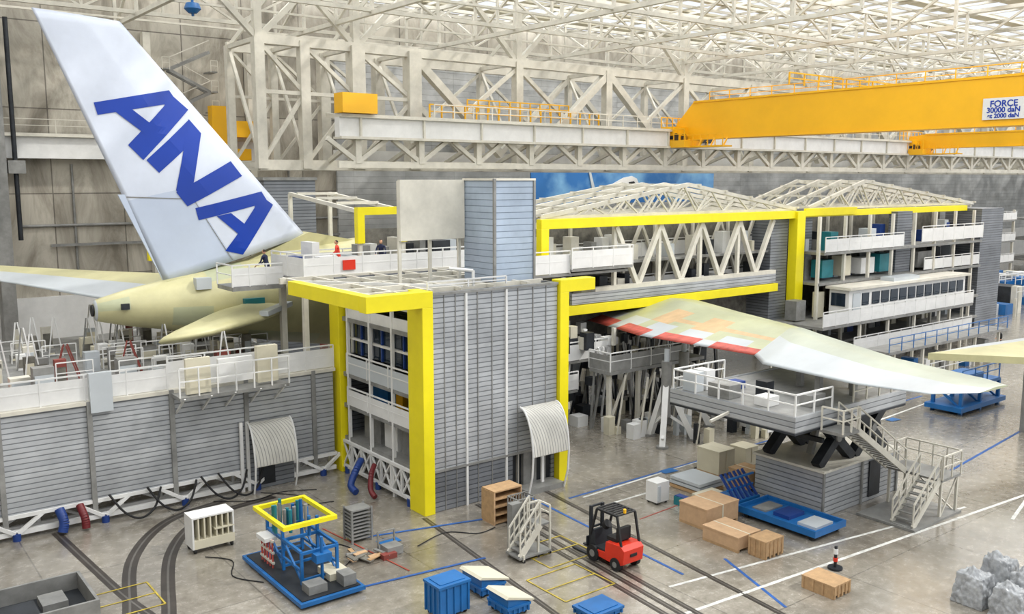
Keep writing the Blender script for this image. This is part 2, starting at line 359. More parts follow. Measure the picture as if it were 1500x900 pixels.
m.box(16.2,17.0,FY-1.5,FY-1.0,9.0,9.6,LGREY); m.box(18.5,19.6,FY-2.25,FY-1.9,7.9,8.4,TEAL); m.box(12.5,12.9,FY-1.05,FY-.9,8.2,8.5,DARK)
m.done(air)
def wing(name,sects,mf,mt,NC=16):
    m=M(name); rings=[]
    for (lx,ly,lz),(tx,ty,tz),th in sects:
        r=[];L=Vector((lx,ly,lz));T=Vector((tx,ty,tz))
        for j in range(NC+1):
            c=j/NC; p=T.lerp(L,c); r.append((p.x,p.y,p.z+th*.75*min(1,1.6*math.sqrt(max(0,1-c)))*min(1,.06+1.5*c)))
        for j in range(NC-1,0,-1):
            c=j/NC; p=T.lerp(L,c); r.append((p.x,p.y,p.z-th*.3*min(1,1.6*math.sqrt(max(0,1-c)))*min(1,.06+1.5*c)))
        rings.append(r)
    m.loft(rings,mt,mf=mf); return m.done(air)
def inter(keys,n):
    out=[]
    for (a,b) in zip(keys[:-1],keys[1:]):
        for k in range(n):
            t=k/n; out.append((tuple(Vector(a[0]).lerp(Vector(b[0]),t)),tuple(Vector(a[1]).lerp(Vector(b[1]),t)),a[2]+(b[2]-a[2])*t))
    out.append(keys[-1]); return out
keys=[((53,46.5,5.6),(42,46.5,5.2),1.5),((47.6,37,6.0),(38.0,37,5.7),1.3),((42.9,29,6.5),(37.4,28.4,5.95),.95),((42.0,27.6,6.55),(35.7,26.6,6.0),.9),((37.7,20.8,6.9),(33.5,20.4,6.45),.45),((35.7,16.2,7.15),(32.0,16.5,7.0),.2),((34.9,15.0,7.2),(33.0,15.2,7.15),.1)]
W=inter(keys,8)
def wmf(i,j):
    top=j<16; c=(j if top else 32-j)/16
    if i<16:
        if c<.10: return SALM if i%4 else LGREY
        if c<.2 and (i%3): return LGREY
        if top and .26<c<.32 and i>5: return ORPR
        if top and .2<c<.5 and i in (6,7,10,11): return ORPR
        return PRIMG
    if c<.38: return LGREY
    if c>.93: return LGREY
    return PRIMO
wing('starboard_wing',W,wmf,PRIMG)
k2=[((20.5,50.5,9.0),(13,50.3,8.3),.9),((14,58,9.2),(9.2,58,8.9),.6),((9.2,64,9.5),(6.0,64,9.3),.25)]
wing('port_tailplane',inter(k2,4),lambda i,j:(LGREY if (j if j<16 else 32-j)/16<.34 else PRIM),PRIM)
m=M('starboard_tailplane')
pl=[(21.6,49.0),(20.6,46.6),(18.6,44.9),(15.2,43.3),(12.6,43.0),(13.6,44.3),(16.6,47.6),(18.5,49.2)]
rings=[]
for k,(dz,sc) in enumerate(((-.25,.8),(-.12,.96),(0,1),(.18,.94),(.3,.7),(.34,.3))):
    rings.append([(17.3+(x-17.3)*sc,46.6+(y-46.6)*sc,7.55+dz+(x-17)*.06) for x,y in pl])
m.loft(rings,PRIM); m.beam((18.5,44.8,7.9),(20.7,46.7,8.05),.5,LGREY,.25); m.done(air)
# ------------------------------------------------------------------ assembly tower
m=M('assembly_tower')
m.box(21.2,28.4,33.15,33.35,1.9,9.9,SLAT); m.box(21.2,25.7,33.15,33.35,0,1.9,SLATD); m.box(25.7,28.4,33.4,33.5,0,1.9,DARK)
for xx in (23.05,25.3): m.box(xx-.05,xx+.05,33.06,33.2,0,9.9,WHITE)
for xx in (21.9,22.5,23.7,24.5,26,26.9,27.7): m.box(xx-.015,xx+.015,33.12,33.2,0,9.9,BEAMD)
for zz in (1.9,9.85): m.box(21.2,28.4,33.06,33.18,zz-.05,zz+.05,BEAMD)
m.box(28.2,28.4,33.3,41.5,0,9.9,SLATD); m.box(20.9,28.4,41.4,41.6,0,9.9,SLATD)
m.box(20.9,28.4,33.4,41.5,9.45,9.65,BEAMD)
for zz in (1.8,3.5,5.1,7.9): m.box(20.95,28.2,33.6,41.4,zz-.1,zz+.1,BEAMD)
m.box(23.4,23.6,33.4,41.4,0,9.5,SLATD)
for yy in (34.4,36.1,38.2,40.4): m.beam((21.0,yy,0),(21.0,yy,9.3),.14,WHITE)
m.rail((20.95,34.4,5.15),(20.95,40.5,5.15),1.05,WHITE,LGREY); m.rail((20.95,34.4,3.55),(20.95,40.5,3.55),.95,WHITE,WHITE)
m.box(21.3,21.4,34.4,40.5,6.2,7.85,GLASS)
for k in range(7): m.box(21.2,21.32,34.4+k,34.5+k,6.2,7.85,BLUE2 if k%2 else WHITE)
m.box(21.15,21.35,34.4,40.5,6.9,7.0,WHITE); m.box(21.0,21.1,34.4,40.5,7.9,8.5,WHITE); m.box(21.05,21.2,34.4,40.5,8.9,9.3,BEAM)
m.box(21.6,23.2,35,36.4,1.9,3.3,BEAMD); m.box(21.6,23.2,36.8,38,1.9,3.1,WHITE); m.box(21.6,23.2,38.4,40,1.9,3.4,BEAMD)
m.box(21.8,23.0,35,35.9,3.6,4.9,BLUE2); m.box(21.8,23,36.6,37.2,3.6,4.9,ORG); m.box(21.8,23,38,39.6,3.6,4.6,BLUE)
m.box(21.5,21.7,34.5,35.6,3.6,5,TEAL)
m.truss((20.9,34.3,.35),(20.9,41,.35),1.3,7,.14,WHITE,'X'); m.truss((21.8,34.3,.35),(21.8,41,.35),1.3,7,.14,WHITE,'X')
for yy in (34.6,37.5,40.6): m.cyl((20.9,yy,0),(20.9,yy,.35),.14,BLUE2)
m.done()
m=M('yellow_frame')
m.box(20.7,21.25,33.0,34.25,0,9.3,YEL); m.box(20.75,21.15,40.9,41.9,0,9.4,YEL)
m.box(18.0,18.5,33.6,40.6,9.35,10.0,YEL); m.box(18.0,21.25,33.0,33.6,9.3,10.0,YEL); m.box(20.7,21.25,33.6,34.25,9.3,10,YEL)
m.box(28.45,29.0,32.95,33.6,0,9.4,YEL); m.box(28.45,30.7,32.95,33.6,9.4,10,YEL)
m.done(bevel=.02)
m=M('roof_deck_frame')
for yy in (34.2,36,38,40,42): m.beam((18.2,yy,9.85),(28.3,yy,9.85),.18,BEAM,.28)
for xx in (18.6,20,21.6,23.2,25,27): m.beam((xx,33.6,9.9),(xx,42.5,9.9),.15,BEAM)
m.beam((18.4,40.5,9.95),(23.5,34,9.95),.12,WHITE)
m.rail((21.3,33.5,10),(25.6,33.5,10),.35,WHITE)
m.cyl((23.8,33.6,10),(23.8,33.6,10.7),.07,WHITE); m.cyl((23.8,33.6,10.7),(22.9,34.2,10.8),.07,WHITE)
m.done()
def awning(name,x0,x1,yw,z1,z0,out):
    m=M(name); n=14
    def pt(t):
        a=t*math.pi/2*.95; return yw-out*math.sin(a)-.04, z0+(z1-z0)*math.cos(a)
    rows=[[(x,)+pt(i/n) for x in (x0,x1)] for i in range(n+1)]
    m.loft(rows,AWN,closed=False,cap=False)
    rows=[[(x,p[0]+.03,p[1]-.03) for x in (x0,x1)] for p in [pt(i/n) for i in range(n+1)]]
    m.loft(rows,BEAM,closed=False,cap=False)
    for x in (x0,x1):
        pts=[(x,)+pt(i/n) for i in range(n+1)]+[(x,yw-out*.97,z0*.55),(x,yw-out*.7,.02)]
        m.tube(pts,.05,WHITE,6)
    return m.done()
awning('entrance_canopy',26.0,28.2,33.0,4.15,1.75,1.0)
m=M('entrance_steps'); m.box(25.9,28.2,32.3,33.3,0,.25,BEAMD); m.box(26.1,26.2,33.3,33.45,.2,1.9,BEAM); m.box(27.3,27.45,32.9,33.0,0,2.2,WHITE); m.box(26.4,27.2,33.2,33.4,.25,2.1,BEAMD); m.done()
m=M('lift_shaft'); m.box(25.9,28.3,34.8,37.3,9.9,14.75,SLATB)
for x in (25.9,28.3): m.box(x-.06,x+.06,34.74,34.86,9.9,14.8,BEAMD)
m.box(25.84,28.36,34.74,37.36,14.72,14.82,BEAM); m.done()
m=M('white_screen_panel'); m.box(22.2,25.85,37.2,37.4,11.9,14.75,BEAM); 
for x in (22.3,24,25.7): m.beam((x,37.5,9.7),(x,37.5,14.7),.14,BEAM)
m.done()
m=M('fin_access_platform')
m.box(19.5,31,42,46,9.6,9.85,BEAMD)
m.rail((19.5,42,9.85),(31,42,9.85),1.2,WHITE,WHITE); m.rail((20,45.9,9.85),(31,45.9,9.85),1.1,WHITE,WHITE); m.rail((19.5,42,9.85),(19.5,45.9,9.85),1.2,WHITE,WHITE)
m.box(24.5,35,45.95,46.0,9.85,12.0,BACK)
m.box(16.8,19.5,44.5,46.6,9.2,9.4,BEAMD); m.rail((16.8,44.5,9.4),(19.5,44.5,9.4),1.1,WHITE,WHITE,step=.9); m.rail((16.8,44.5,9.4),(16.8,46.6,9.4),1.1,WHITE)
m.box(20.5,21.5,42.3,42.9,9.85,10.9,WHITE); m.box(27.5,28.6,42.6,43.4,9.85,11.4,DARK)
m.box(21.6,22.3,41.9,41.95,10.2,10.7,RED)
for k in range(14): x=20.2+k*.75; m.box(x,x+.4,44+random.random(),45.4,9.85,10.6+random.random()*1.1,random.choice([WHITE,BEAMD,BEAM,LGREY,DARK,BLUE2]))
for x in (20,24,28): m.beam((x,45.8,0),(x,45.8,9.6),.3,BEAM)
m.beam((19.6,42.2,0),(19.6,42.2,9.6),.25,BEAM)
m.done()
m=M('yellow_frame_small'); m.box(23.2,23.6,43.2,43.6,11.4,12.9,YEL); m.box(23.2,26.2,43.2,43.6,12.9,13.3,YEL); m.box(25.8,26.2,43.2,43.6,11.4,12.9,YEL); m.beam((23.4,43.4,9.9),(23.4,43.4,11.5),.2,BEAM); m.beam((26,43.4,9.9),(26,43.4,11.5),.2,BEAM)
m.beam((23.4,43.6,13.1),(23.4,52,13.9),.2,BEAM); m.beam((26,43.6,13.1),(26,52,13.9),.2,BEAM); m.beam((23.4,52,9),(23.4,52,13.9),.2,BEAM); m.beam((26,52,9),(26,52,13.9),.2,BEAM)
for y in (46,48.5,51): m.beam((23.4,y,13.2+(y-43)*.09),(26,y,13.2+(y-43)*.09),.15,BEAM)
m.done()
m=M('grey_shaft'); m.box(25.2,29,60.2,62.5,0,14.8,SLATD); m.box(25.1,29.1,60.1,62.6,14.7,14.9,BEAMD); m.done()
m=M('yellow_beam_end'); m.box(17.4,19.4,60.3,60.7,9.6,10.3,YEL); m.beam((18.4,60.5,0),(18.4,60.5,9.6),.25,BEAM); m.done()
# ------------------------------------------------------------------ tail dock on the left
m=M('tail_dock')
m.box(-10,20.5,41.2,41.4,1.0,5.3,SLAT)
x=-8.2
while x<20.5: m.box(x-.1,x+.1,41.08,41.22,.3,5.4,BEAMD); x+=3.45
m.box(-10,20.6,41.1,41.5,5.25,5.4,BEAM); m.box(-10,20.6,41.1,41.5,.9,1.05,WHITE)
m.beam((-10,41.15,.3),(20.5,41.15,.3),.2,WHITE); m.truss((-10,41.9,.25),(20.5,41.9,.25),.9,18,.16,WHITE)
x=-9
while x<20: 
    m.beam((x,41.2,1),(x+1.1,41.0,.3),.14,WHITE); m.beam((x+2.3,41.2,1),(x+1.2,41.0,.3),.14,WHITE); m.cyl((x+1.15,41,0),(x+1.15,41,.3),.16,BLUE2); x+=3.45
m.box(-10,20.6,41.4,60,5.1,5.25,BEAMD)
m.rail((-10,41.3,5.4),(12.4,41.3,5.4),1.15,WHITE,WHITE,step=1.7); m.rail((17.6,41.3,5.4),(20.6,41.3,5.4),1.15,WHITE,WHITE,step=1.5)
m.box(9.1,10,41.0,41.3,4.9,6.6,LGREY)
m.box(15.9,18.2,41.05,41.2,0,3.0,SLATD); m.box(16.4,17.2,40.98,41.06,.2,2.4,DARK)
for xx in (15.6,15.9): m.box(xx-.07,xx+.07,41,41.1,0,3.4,WHITE)
for xx in range(-8,21,4):
    m.beam((xx,59.5,0),(xx,59.5,5.1),.25,BEAM); m.beam((xx,50,0),(xx,50,5.1),.25,BEAM)
m.done()
awning('dock_canopy',15.9,18.0,41.0,3.35,1.2,.8)
m=M('guard_platform')
m.box(12.5,17.6,39.9,41.6,5.1,5.25,BEAMD)
m.rail((12.5,39.9,5.25),(17.6,39.9,5.25),1.3,WHITE,step=.85); m.rail((12.5,41.5,5.25),(17.6,41.5,5.25),1.6,WHITE,WHITE)
m.box(12.9,14.0,40.2,40.4,5.3,6.9,BEIGE); m.box(14.4,16,40.3,40.5,5.6,6.7,WHITE); m.box(16.2,17.2,40.2,40.5,5.4,7.1,BEIGE)
for a in (12.7,13.9,15,16.2,17.4): m.beam((a,39.9,5.2),(a,41.2,4.3),.08,WHITE)
m.done()
m=M('floor_hose'); 
def hose(m,pts,r,mt,n=8):
    P=[Vector(p) for p in pts]; out=[]
    for i in range(len(P)-1):
        a=P[max(0,i-1)];b=P[i];c=P[i+1];d=P[min(len(P)-1,i+2)]
        for k in range(6):
            t=k/6; out.append(.5*((2*b)+(c-a)*t+(2*a-5*b+4*c-d)*t*t+(3*b-3*c+d-a)*t**3))
    out.append(P[-1]); m.tube(out,r,mt,n)
for x0 in (9.6,11.2,13.6,14.4): hose(m,[(x0,41.0,1.2),(x0+.5,40.6,.4),(x0+1.1,40.4,.07),(x0+1.8,40.7,.3),(x0+2.2,41,1.1)],.05,BLACK)
hose(m,[(20.5,38.4,1.3),(20.0,38.0,1.0),(19.6,37.8,.4),(19.6,37.3,.18)],.17,BLUE2); hose(m,[(20.6,37.3,1.3),(20.2,36.9,1.0),(20.0,36.6,.4),(20.0,36.2,.16)],.13,MAROON)
hose(m,[(7.6,41,1.0),(7.7,40.7,.5),(7.6,40.6,0.1)],.2,BLUE2); hose(m,[(8.4,41,1.0),(8.5,40.6,.5),(8.5,40.5,0.1)],.17,MAROON)
m.done()
m=M('floor_cable')
for pts in ([(14,40.6),(15.5,39.6),(17,39.9),(18.5,39.2)],[(16.2,40.4),(17.5,38.8),(16.8,37.8),(18.4,37.2)],[(15.2,33.0),(16.2,32.6),(16.4,31.4),(15.4,30.4)],[(12.4,31),(11.7,32.2),(12.2,33.6),(11.5,34.6)],[(24.4,30.8),(25.2,30.1),(24.6,29.2),(23,29.0)],[(30.7,28.6),(31.8,29.6),(33.4,29.4),(34.8,30.2),(37,30.4)],[(33.9,24.8),(34.1,26),(33.4,26.3)],[(36.6,30.8),(38.5,30.0),(40,31.0),(43,30.6)],[(18.7,30.4),(20.4,30.9),(21.4,30),(22.4,30.1)]):
    hose(m,[(a,b,.03) for a,b in pts],.022,BLACK,6)
m.done()
m=M('tail_dock_equipment')
for i in range(110):
    x=random.uniform(-2,19); y=random.uniform(43.5,58); w=random.uniform(.3,.9); h=random.uniform(.4,1.6)
    mt=random.choice([WHITE,BEAMD,BEAMD,BEIGE,BACK,LGREY,RUST,BEAM,BEAM,LGREY])
    m.box(x,x+w,y,y+w*.7,5.25,5.25+h*.8,mt); m.box(x+.05,x+w-.05,y-.03,y,5.4,5.2+h*.6,random.choice([BACK,BEIGE,LGREY]))
    if i%3==0: m.rail((x,y-.2,5.25),(x+1.6,y-.2,5.25),1.1,WHITE,t=.045)
    if i%5==0: m.beam((x,y,5.25),(x+.3,y,7.4),.06,random.choice([WHITE,BEAMD])); m.beam((x+.7,y,5.25),(x+.4,y,7.4),.06,WHITE)
m.done()
m=M('step_ladder')
for x0,y0 in ((8.9,47),(11.6,46.2)):
    for k in (0,.6): m.beam((x0+k*.3,y0+k,5.25),(x0+.45+k*.3,y0+k,6.9),.06,RUST); m.beam((x0+1.1+k*.3,y0+k,5.25),(x0+.6+k*.3,y0+k,6.9),.06,RUST)
    for z in range(6): m.beam((x0+.45*z/6,y0,5.4+z*.27),(x0+.45*z/6+.2,y0+.6,5.4+z*.27),.05,BEAM)
m.done()
m=M('red_toolbox'); m.box(4.8,5.5,45.2,45.9,5.25,6.2,RED); m.box(4.7,5.6,45.15,45.95,6.2,6.3,DARK); m.box(5.7,6.3,45.4,46.0,5.25,5.95,RED); m.done()
# ------------------------------------------------------------------ fuselage dock (centre/right)
m=M('dock_yellow_frame')
m.box(35.4,60.9,42.8,43.3,11.75,12.35,YEL); m.box(35.4,36.0,42.8,43.3,9.0,11.75,YEL)
m.box(30.6,59.0,42.8,43.3,6.25,6.85,YEL); m.box(60.9,61.9,42.6,43.4,0,12.3,YEL)
m.box(61.9,88,42.8,43.3,11.8,12.3,YEL); m.box(61.9,69,42.6,42.8,11.9,12.5,YEL)
m.done(bevel=.02)
m=M('fuselage_dock')
m.box(58.7,60.8,43.4,45.5,3.4,12.0,SLATD); m.box(88.2,92.6,41.5,45,0,12,SLATD); m.box(74.6,77,42.2,43.0,5.5,12,SLATD); m.box(62,64,43.4,45.4,6.8,12,SLATD)
xs=[42,46.2,50.4,54.6,58.6]
for a,b in zip(xs[:-1],xs[1:]):
    mid=(a+b)/2
    m.beam((a,43.2,11.7),(mid,43.2,7.7),.3,BEAM); m.beam((mid,43.2,7.7),(b,43.2,11.7),.3,BEAM); m.beam((a,43.3,7.6),(a,43.3,11.8),.25,BEAM)
    m.beam((a,45,11.7),(mid,45,7.7),.2,BEAM); m.beam((mid,45,7.7),(b,45,11.7),.2,BEAM)
m.beam((40,43.1,7.7),(58.8,43.1,7.7),.4,BEAM,.35); m.box(38,58.8,42.9,43.1,6.9,7.6,SLAT)
m.box(31,60,43.3,45.6,6.7,6.9,BEAMD); m.box(36,60,43.6,45.6,9.2,9.35,BEAMD)
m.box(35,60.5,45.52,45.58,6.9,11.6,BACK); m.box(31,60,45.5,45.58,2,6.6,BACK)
m.rail((38,45.2,6.9),(60,45.2,6.9),1.2,WHITE,WHITE); m.rail((38,45.2,9.35),(60,45.2,9.35),1.2,WHITE,WHITE)
for k in range(40):
    x=random.uniform(36.5,58); z=random.choice([6.9,9.35]); w=random.uniform(.3,.9); m.box(x,x+w,44,44.8,z,z+random.uniform(.5,1.9),random.choice([BEAMD,BEAMD,DARK,BEAM,WHITE,BEIGE,LGREY]))
for x in (38,40,44,48,52,56): m.beam((x,45.4,6.8),(x,45.4,12),.2,BEAM)
m.box(33.5,42,42,43.2,8.9,9.05,BEAMD); m.rail((33.8,42,9.05),(37,42,9.05),1.4,WHITE,WHITE); m.rail((37,41.8,9.3),(42.2,41.8,9.3),1.3,WHITE,WHITE); m.box(37,42.2,41.8,43.2,9.15,9.3,BEAMD); m.box(42,42.2,42,43,9.2,10.6,WHITE)
for z,x1 in ((5.6,35.5),(3.9,39.2),(2.1,36.5)):
    m.box(30,x1,40.6,43.5,z-.15,z,BEAMD); m.rail((30.2,40.6,z),(x1,40.6,z),1.15,WHITE,WHITE,step=1.2)
for x in (30.3,33,35.4): m.beam((x,40.7,0),(x,40.7,9),.25,BEAM); m.beam((x,43.4,0),(x,43.4,9),.25,BEAM)
m.box(31,32,41.5,42.5,5.6,7.4,BLUE2); m.box(33.5,34.6,41.5,42.4,3.9,5.4,BEAMD); m.box(31,33,41.5,42.5,2.1,3.5,DARK); m.box(36,38,41.5,42.5,3.9,4.8,DARK)
for z,x0,x1 in ((9.1,62.5,88),(6.75,62,88),(3.9,58.5,88),(1.9,62,88)):
    m.box(x0,x1,41.2,45.4,z-.2,z,BEAMD)
m.rail((62.6,41.2,9.1),(74,41.2,9.1),1.2,WHITE,WHITE); m.rail((77,41.2,9.3),(88,41.2,9.3),1.4,WHITE,WHITE); m.rail((78,41.4,6.8),(88,41.4,6.8),1.1,WHITE,WHITE)
m.rail((58.8,38.6,3.9),(81.5,38.6,3.9),1.15,WHITE,WHITE); m.box(58.8,81.5,38.6,41.3,3.7,3.9,BEAMD)
m.rail((63,38.6,1.6),(81.5,38.6,1.6),1.15,WHITE,WHITE); m.box(62,81.5,38.6,41.3,1.45,1.6,BEAMD)
for x in (62,65.5,69,72.5,76,79.5,83,86.5): m.beam((x,41.4,0),(x,41.4,11.9),.22,BEAM); m.beam((x,45.3,0),(x,45.3,11.9),.22,BEAM)
for x in (64,68,72,76,80): m.beam((x,38.8,0),(x,38.8,3.9),.2,BEAM)
m.box(63.5,65,42,43,7,8.4,TEAL); m.box(66.3,67.5,42,43,7,8.6,BEIGE); m.box(69,71,42,43,7,8.3,WHITE); m.box(70,71,42,43,9.2,10.7,LGREY); m.box(78,80.5,42,43,7,8.4,BEAMD)
m.box(64.5,65.5,42,43,9.1,10.6,TEAL); m.box(71.8,73.6,42,43,7,8.5,TEAL); m.box(59.6,60.8,41.5,42.5,4,5.5,BEAMD); m.box(62.4,63.2,41.5,42,4,6,BEIGE)
for k in range(70):
    x=random.uniform(63,87); z=random.choice([9.1,6.75,1.9,.0,6.75]); w=random.uniform(.3,1); m.box(x,x+w,43.3,44.2,z,z+random.uniform(.5,2),random.choice([BEAMD,DARK,BEAM,WHITE,BEIGE,LGREY,BLUE2]))
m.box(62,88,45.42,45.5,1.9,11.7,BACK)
m.done()
m=M('control_cabin')
m.box(63.3,81.5,39.4,41.1,3.95,6.35,WHITE); m.box(63,81.8,39.1,41.3,6.3,6.5,BEAM)
x=66.5
while x<80.4: m.box(x,x+1.05,39.33,39.42,5.0,5.95,GLASS); x+=1.35
m.box(63.8,64.8,39.33,39.42,4,6,LGREY); m.box(63.23,63.32,39.7,40.9,5,6.0,GLASS); m.box(65.1,66,39.33,39.42,5.0,5.95,GLASS)
m.box(70,74,39.6,40.8,6.5,6.8,LGREY)
m.done()
def dockroof(name,x0,x1,xp,zp,n):
    m=M(name); ys=[43.3,45.5,47.7,49.9]; ze=12.45
    def zr(x): return ze+(zp-ze)*((x-x0)/(xp-x0) if x<xp else (x1-x)/(x1-xp))
    for y in ys:
        m.beam((x0,y,ze),(xp,y,zp),.26,BEAM); m.beam((xp,y,zp),(x1,y,ze),.26,BEAM); m.beam((x0,y,ze),(x1,y,ze),.18,BEAM)
        for k in range(n):
            a=x0+(x1-x0)*k/n; b=x0+(x1-x0)*(k+.5)/n; c=x0+(x1-x0)*(k+1)/n
            m.beam((a,y,ze),(b,y,zr(b)),.11,BEAM); m.beam((b,y,zr(b)),(c,y,ze),.11,BEAM)
    for k in range(n+1):
        x=x0+(x1-x0)*k/n; m.beam((x,ys[0]-.3,zr(x)+.12),(x,ys[-1]+.3,zr(x)+.12),.14,BEAM)
    for x in (x0,xp,x1): m.beam((x,53.8,0),(x,53.8,12.4),.35,BEAM); m.beam((x,49.9,zr(x)),(x,53.8,12.4),.2,BEAM)
    m.done()
dockroof('dock_roof_truss',35.6,61.5,49,14.4,9); dockroof('dock_roof_truss.001',63,90,71,14.6,9)
pr=M('sky_poster'); pr.box(51.7,76.4,64.0,64.12,12.5,15.35,POST)
for x in (52,64,76): pr.beam((x,64.3,0),(x,64.3,15.3),.2,BEAMD)
pr=pr.done()
m=M('poster_airliner')
q=lambda L:[(x*.853+.4,14.9+(z-14.6)*.853) for x,z in L]
m.prism(q([(69.2,12.4),(70.2,13.2),(72,14.0),(73.5,14.6),(74.8,14.8),(75.6,14.5),(75.9,14.0),(75.4,13.4),(74.4,12.9),(73.5,12.4)]),WHITE,'y',63.9,63.98)
m.prism(q([(74.3,14.1),(75.1,14.2),(75.3,14.0),(74.4,13.9)]),DARK,'y',63.86,63.9); m.prism(q([(68.2,15.2),(68.5,15.2),(69.4,12.6),(68.9,12.6)]),LGREY,'y',63.9,63.98)
m.done(pr)
# ------------------------------------------------------------------ gear under the wing
m=M('wing_jack_stand')
for cx,cy in ((38.0,34.8),(41,36.2)):
    for dx,dy in ((-1.3,-1),(1.3,-1),(0,1.2)):
        m.beam((cx+dx,cy+dy,0),(cx,cy,3.4),.32,WHITE); m.cyl((cx+dx,cy+dy,0),(cx+dx,cy+dy,.12),.35,BEAMD)
        m.beam((cx+dx,cy+dy,.5),(cx,cy,1.6),.15,WHITE)
    m.cyl((cx,cy,1.4),(cx,cy,4.6),.3,BEAMD); m.cyl((cx,cy,4.6),(cx,cy,5.3),.15,LGREY)
m.done()
m=M('wing_root_platform')
m.box(36.3,44.5,37.6,39.4,3.5,3.7,BEAMD); m.rail((36.3,37.6,3.7),(43,37.6,3.7),1.1,WHITE,BEAMD); m.rail((36.3,37.6,3.7),(36.3,39.4,3.7),1.1,WHITE,BEAMD)
for x in (36.6,39,42): m.beam((x,38,0),(x,38,3.6),.22,BEAM); m.beam((x,38,.3),(x+1.5,38,3.5),.12,BEAM)
m.done()
m=M('systems_equipment')
for i in range(170):
    x=random.uniform(31,50); y=random.uniform(39.6,45); z=random.choice([0,0,1.2,2.4,3.8,4.6]); w=random.uniform(.2,.8)
    m.box(x,x+w,y,y+w,z,z+random.uniform(.3,1.2),random.choice([WHITE,BEAMD,BEAM,LGREY,DARK,DARK,DARK,BEIGE]))
for i in range(80):
    x=random.uniform(31,50); y=random.uniform(39,44); m.beam((x,y,0),(x+random.uniform(-1.5,1.5),y,4.8),.1,random.choice([WHITE,DARK,BEAMD]))
for i in range(60):
    x=random.uniform(36,50); y=random.uniform(31,38); w=random.uniform(.2,.6); h=random.uniform(.3,1.5); m.box(x,x+w,y,y+w,0,h,random.choice([WHITE,BEAMD,BEIGE,DARK,LGREY]))
    if i%3==0: m.beam((x,y,0),(x+.6,y,3.5),.08,BEAM)
m.done()
m=M('engine_stand')
m.box(43,47,31.5,33.5,.3,.5,WHITE); 
for x in (43.2,46.8):
    for y in (31.7,33.3): m.cyl((x,y,0),(x,y,.3),.15,BLACK)
m.cyl((43.4,32.5,1.3),(46.6,32.5,1.3),.75,WHITE,20,.55); m.box(43.6,44.2,32,33,.5,1,WHITE); m.box(45.8,46.4,32,33,.5,1,WHITE); m.done()
# ------------------------------------------------------------------ scissor lift dock
m=M('scissor_lift_dock')
PZ=4.4; YB=28.4
m.box(34.4,40.4,22.2,25.8,0.0,2.1,SLAT); m.box(34.3,40.5,22.1,25.9,2.05,2.15,BEAM)
for x in (34.4,37.4,40.4): m.box(x-.06,x+.06,22.12,22.2,0,2.1,BEAMD)
m.box(38,38.9,22.14,22.2,.2,1.9,DARK)
for yy in (22.7,25.3):
    for (a,b) in ((34.6,37.2),(37.4,39.9)):
        m.beam((a,yy,2.2),(b,yy,PZ),.42,DARK); m.beam((b,yy,2.2),(a,yy,PZ),.42,DARK); m.cyl((a+1.25,yy-.3,3.35),(a+1.25,yy+.3,3.35),.2,BEAMD)
for x in (35.0,37.3,39.6): m.beam((x,22.7,3.3),(x,25.3,3.3),.2,DARK)
m.beam((36,24,2.2),(36.8,24,PZ),.25,BEAMD); m.beam((38.6,24,2.2),(38,24,PZ),.25,BEAMD)
X0=31.3
m.box(X0,39.8,21.6,YB,PZ,PZ+.08,DARK); m.box(X0,39.8,21.6,21.75,PZ,PZ+.75,SLAT); m.box(X0,X0+.15,21.6,YB,PZ,PZ+.75,SLAT); m.box(X0,39.8,YB-.15,YB,PZ,PZ+.75,SLAT); m.box(39.65,39.8,21.6,YB,PZ,PZ+.75,SLAT)
m.box(X0+.1,39.7,21.7,YB-.1,PZ+.6,PZ+.7,BEAMD)
D=PZ+.72
m.rail((X0+.1,21.7,D),(34,21.7,D),.95,WHITE,step=1); m.rail((X0+.1,21.7,D),(X0+.1,YB-.1,D),.95,WHITE,step=1.3); m.rail((X0+.1,YB-.1,D),(35,YB-.1,D),.95,WHITE,step=1)
m.rail((35.6,21.7,D),(39.7,21.7,D),.9,BEAM,step=1); m.rail((39.7,21.7,D),(39.7,24,D),.9,BEAM)
m.box(31.8,32.6,25.4,26.6,D,D+.6,BEAMD); m.box(32.0,32.8,23.5,24.2,D,D+.4,WHITE); m.box(32.4,33.0,27.2,28.0,D,D+.9,WHITE); m.box(33.4,34.4,22.3,22.9,D,D+.5,BEAMD)
m.box(31.7,32.2,27.2,28.0,D,D+.9,LGREY); m.box(33.4,33.9,24.6,25.2,D,D+.7,DARK); m.box(33.2,34.2,26.4,27.0,D,D+.35,BLUE2)
for x,y in ((35,23),(36.5,25),(38,23.2),(36.8,22.4)): m.box(x,x+.25,y,y+.25,D,D+1.0,BEAMD)
m.beam((X0,25,PZ+.3),(X0-1.2,25,PZ+.1),.1,BEAM)
m.done()
m=M('access_staircase')
def flight(m,p,q,w,axis=1,n=10):
    p=Vector(p);q=Vector(q); o=Vector((0,w,0)) if axis else Vector((w,0,0))
    for k in (0,1):
        a=p+o*k;b=q+o*k; m.beam(a,b,.08,BEAM,.26); m.beam(a+Vector((0,0,1)),b+Vector((0,0,1)),.06,BEAM); m.beam(a+Vector((0,0,.5)),b+Vector((0,0,.5)),.04,BEAM)
        for i in range(5): c=a.lerp(b,i/4); m.beam(c,c+Vector((0,0,1)),.05,BEAM)
    for i in range(n+1):
        c=p.lerp(q,(i+.0)/n); m.beam(c,c+o,.24,BEAMD,.05)
flight(m,(34.2,20.6,4.4),(38.3,20.6,1.8),.9,n=14)
m.box(33.0,34.2,20.5,21.55,4.3,4.42,BEAMD); m.rail((33.0,20.5,4.4),(34.2,20.5,4.4),1,BEAM,step=.6); m.rail((33.0,20.5,4.4),(33.0,21.5,4.4),1,BEAM,step=.6)
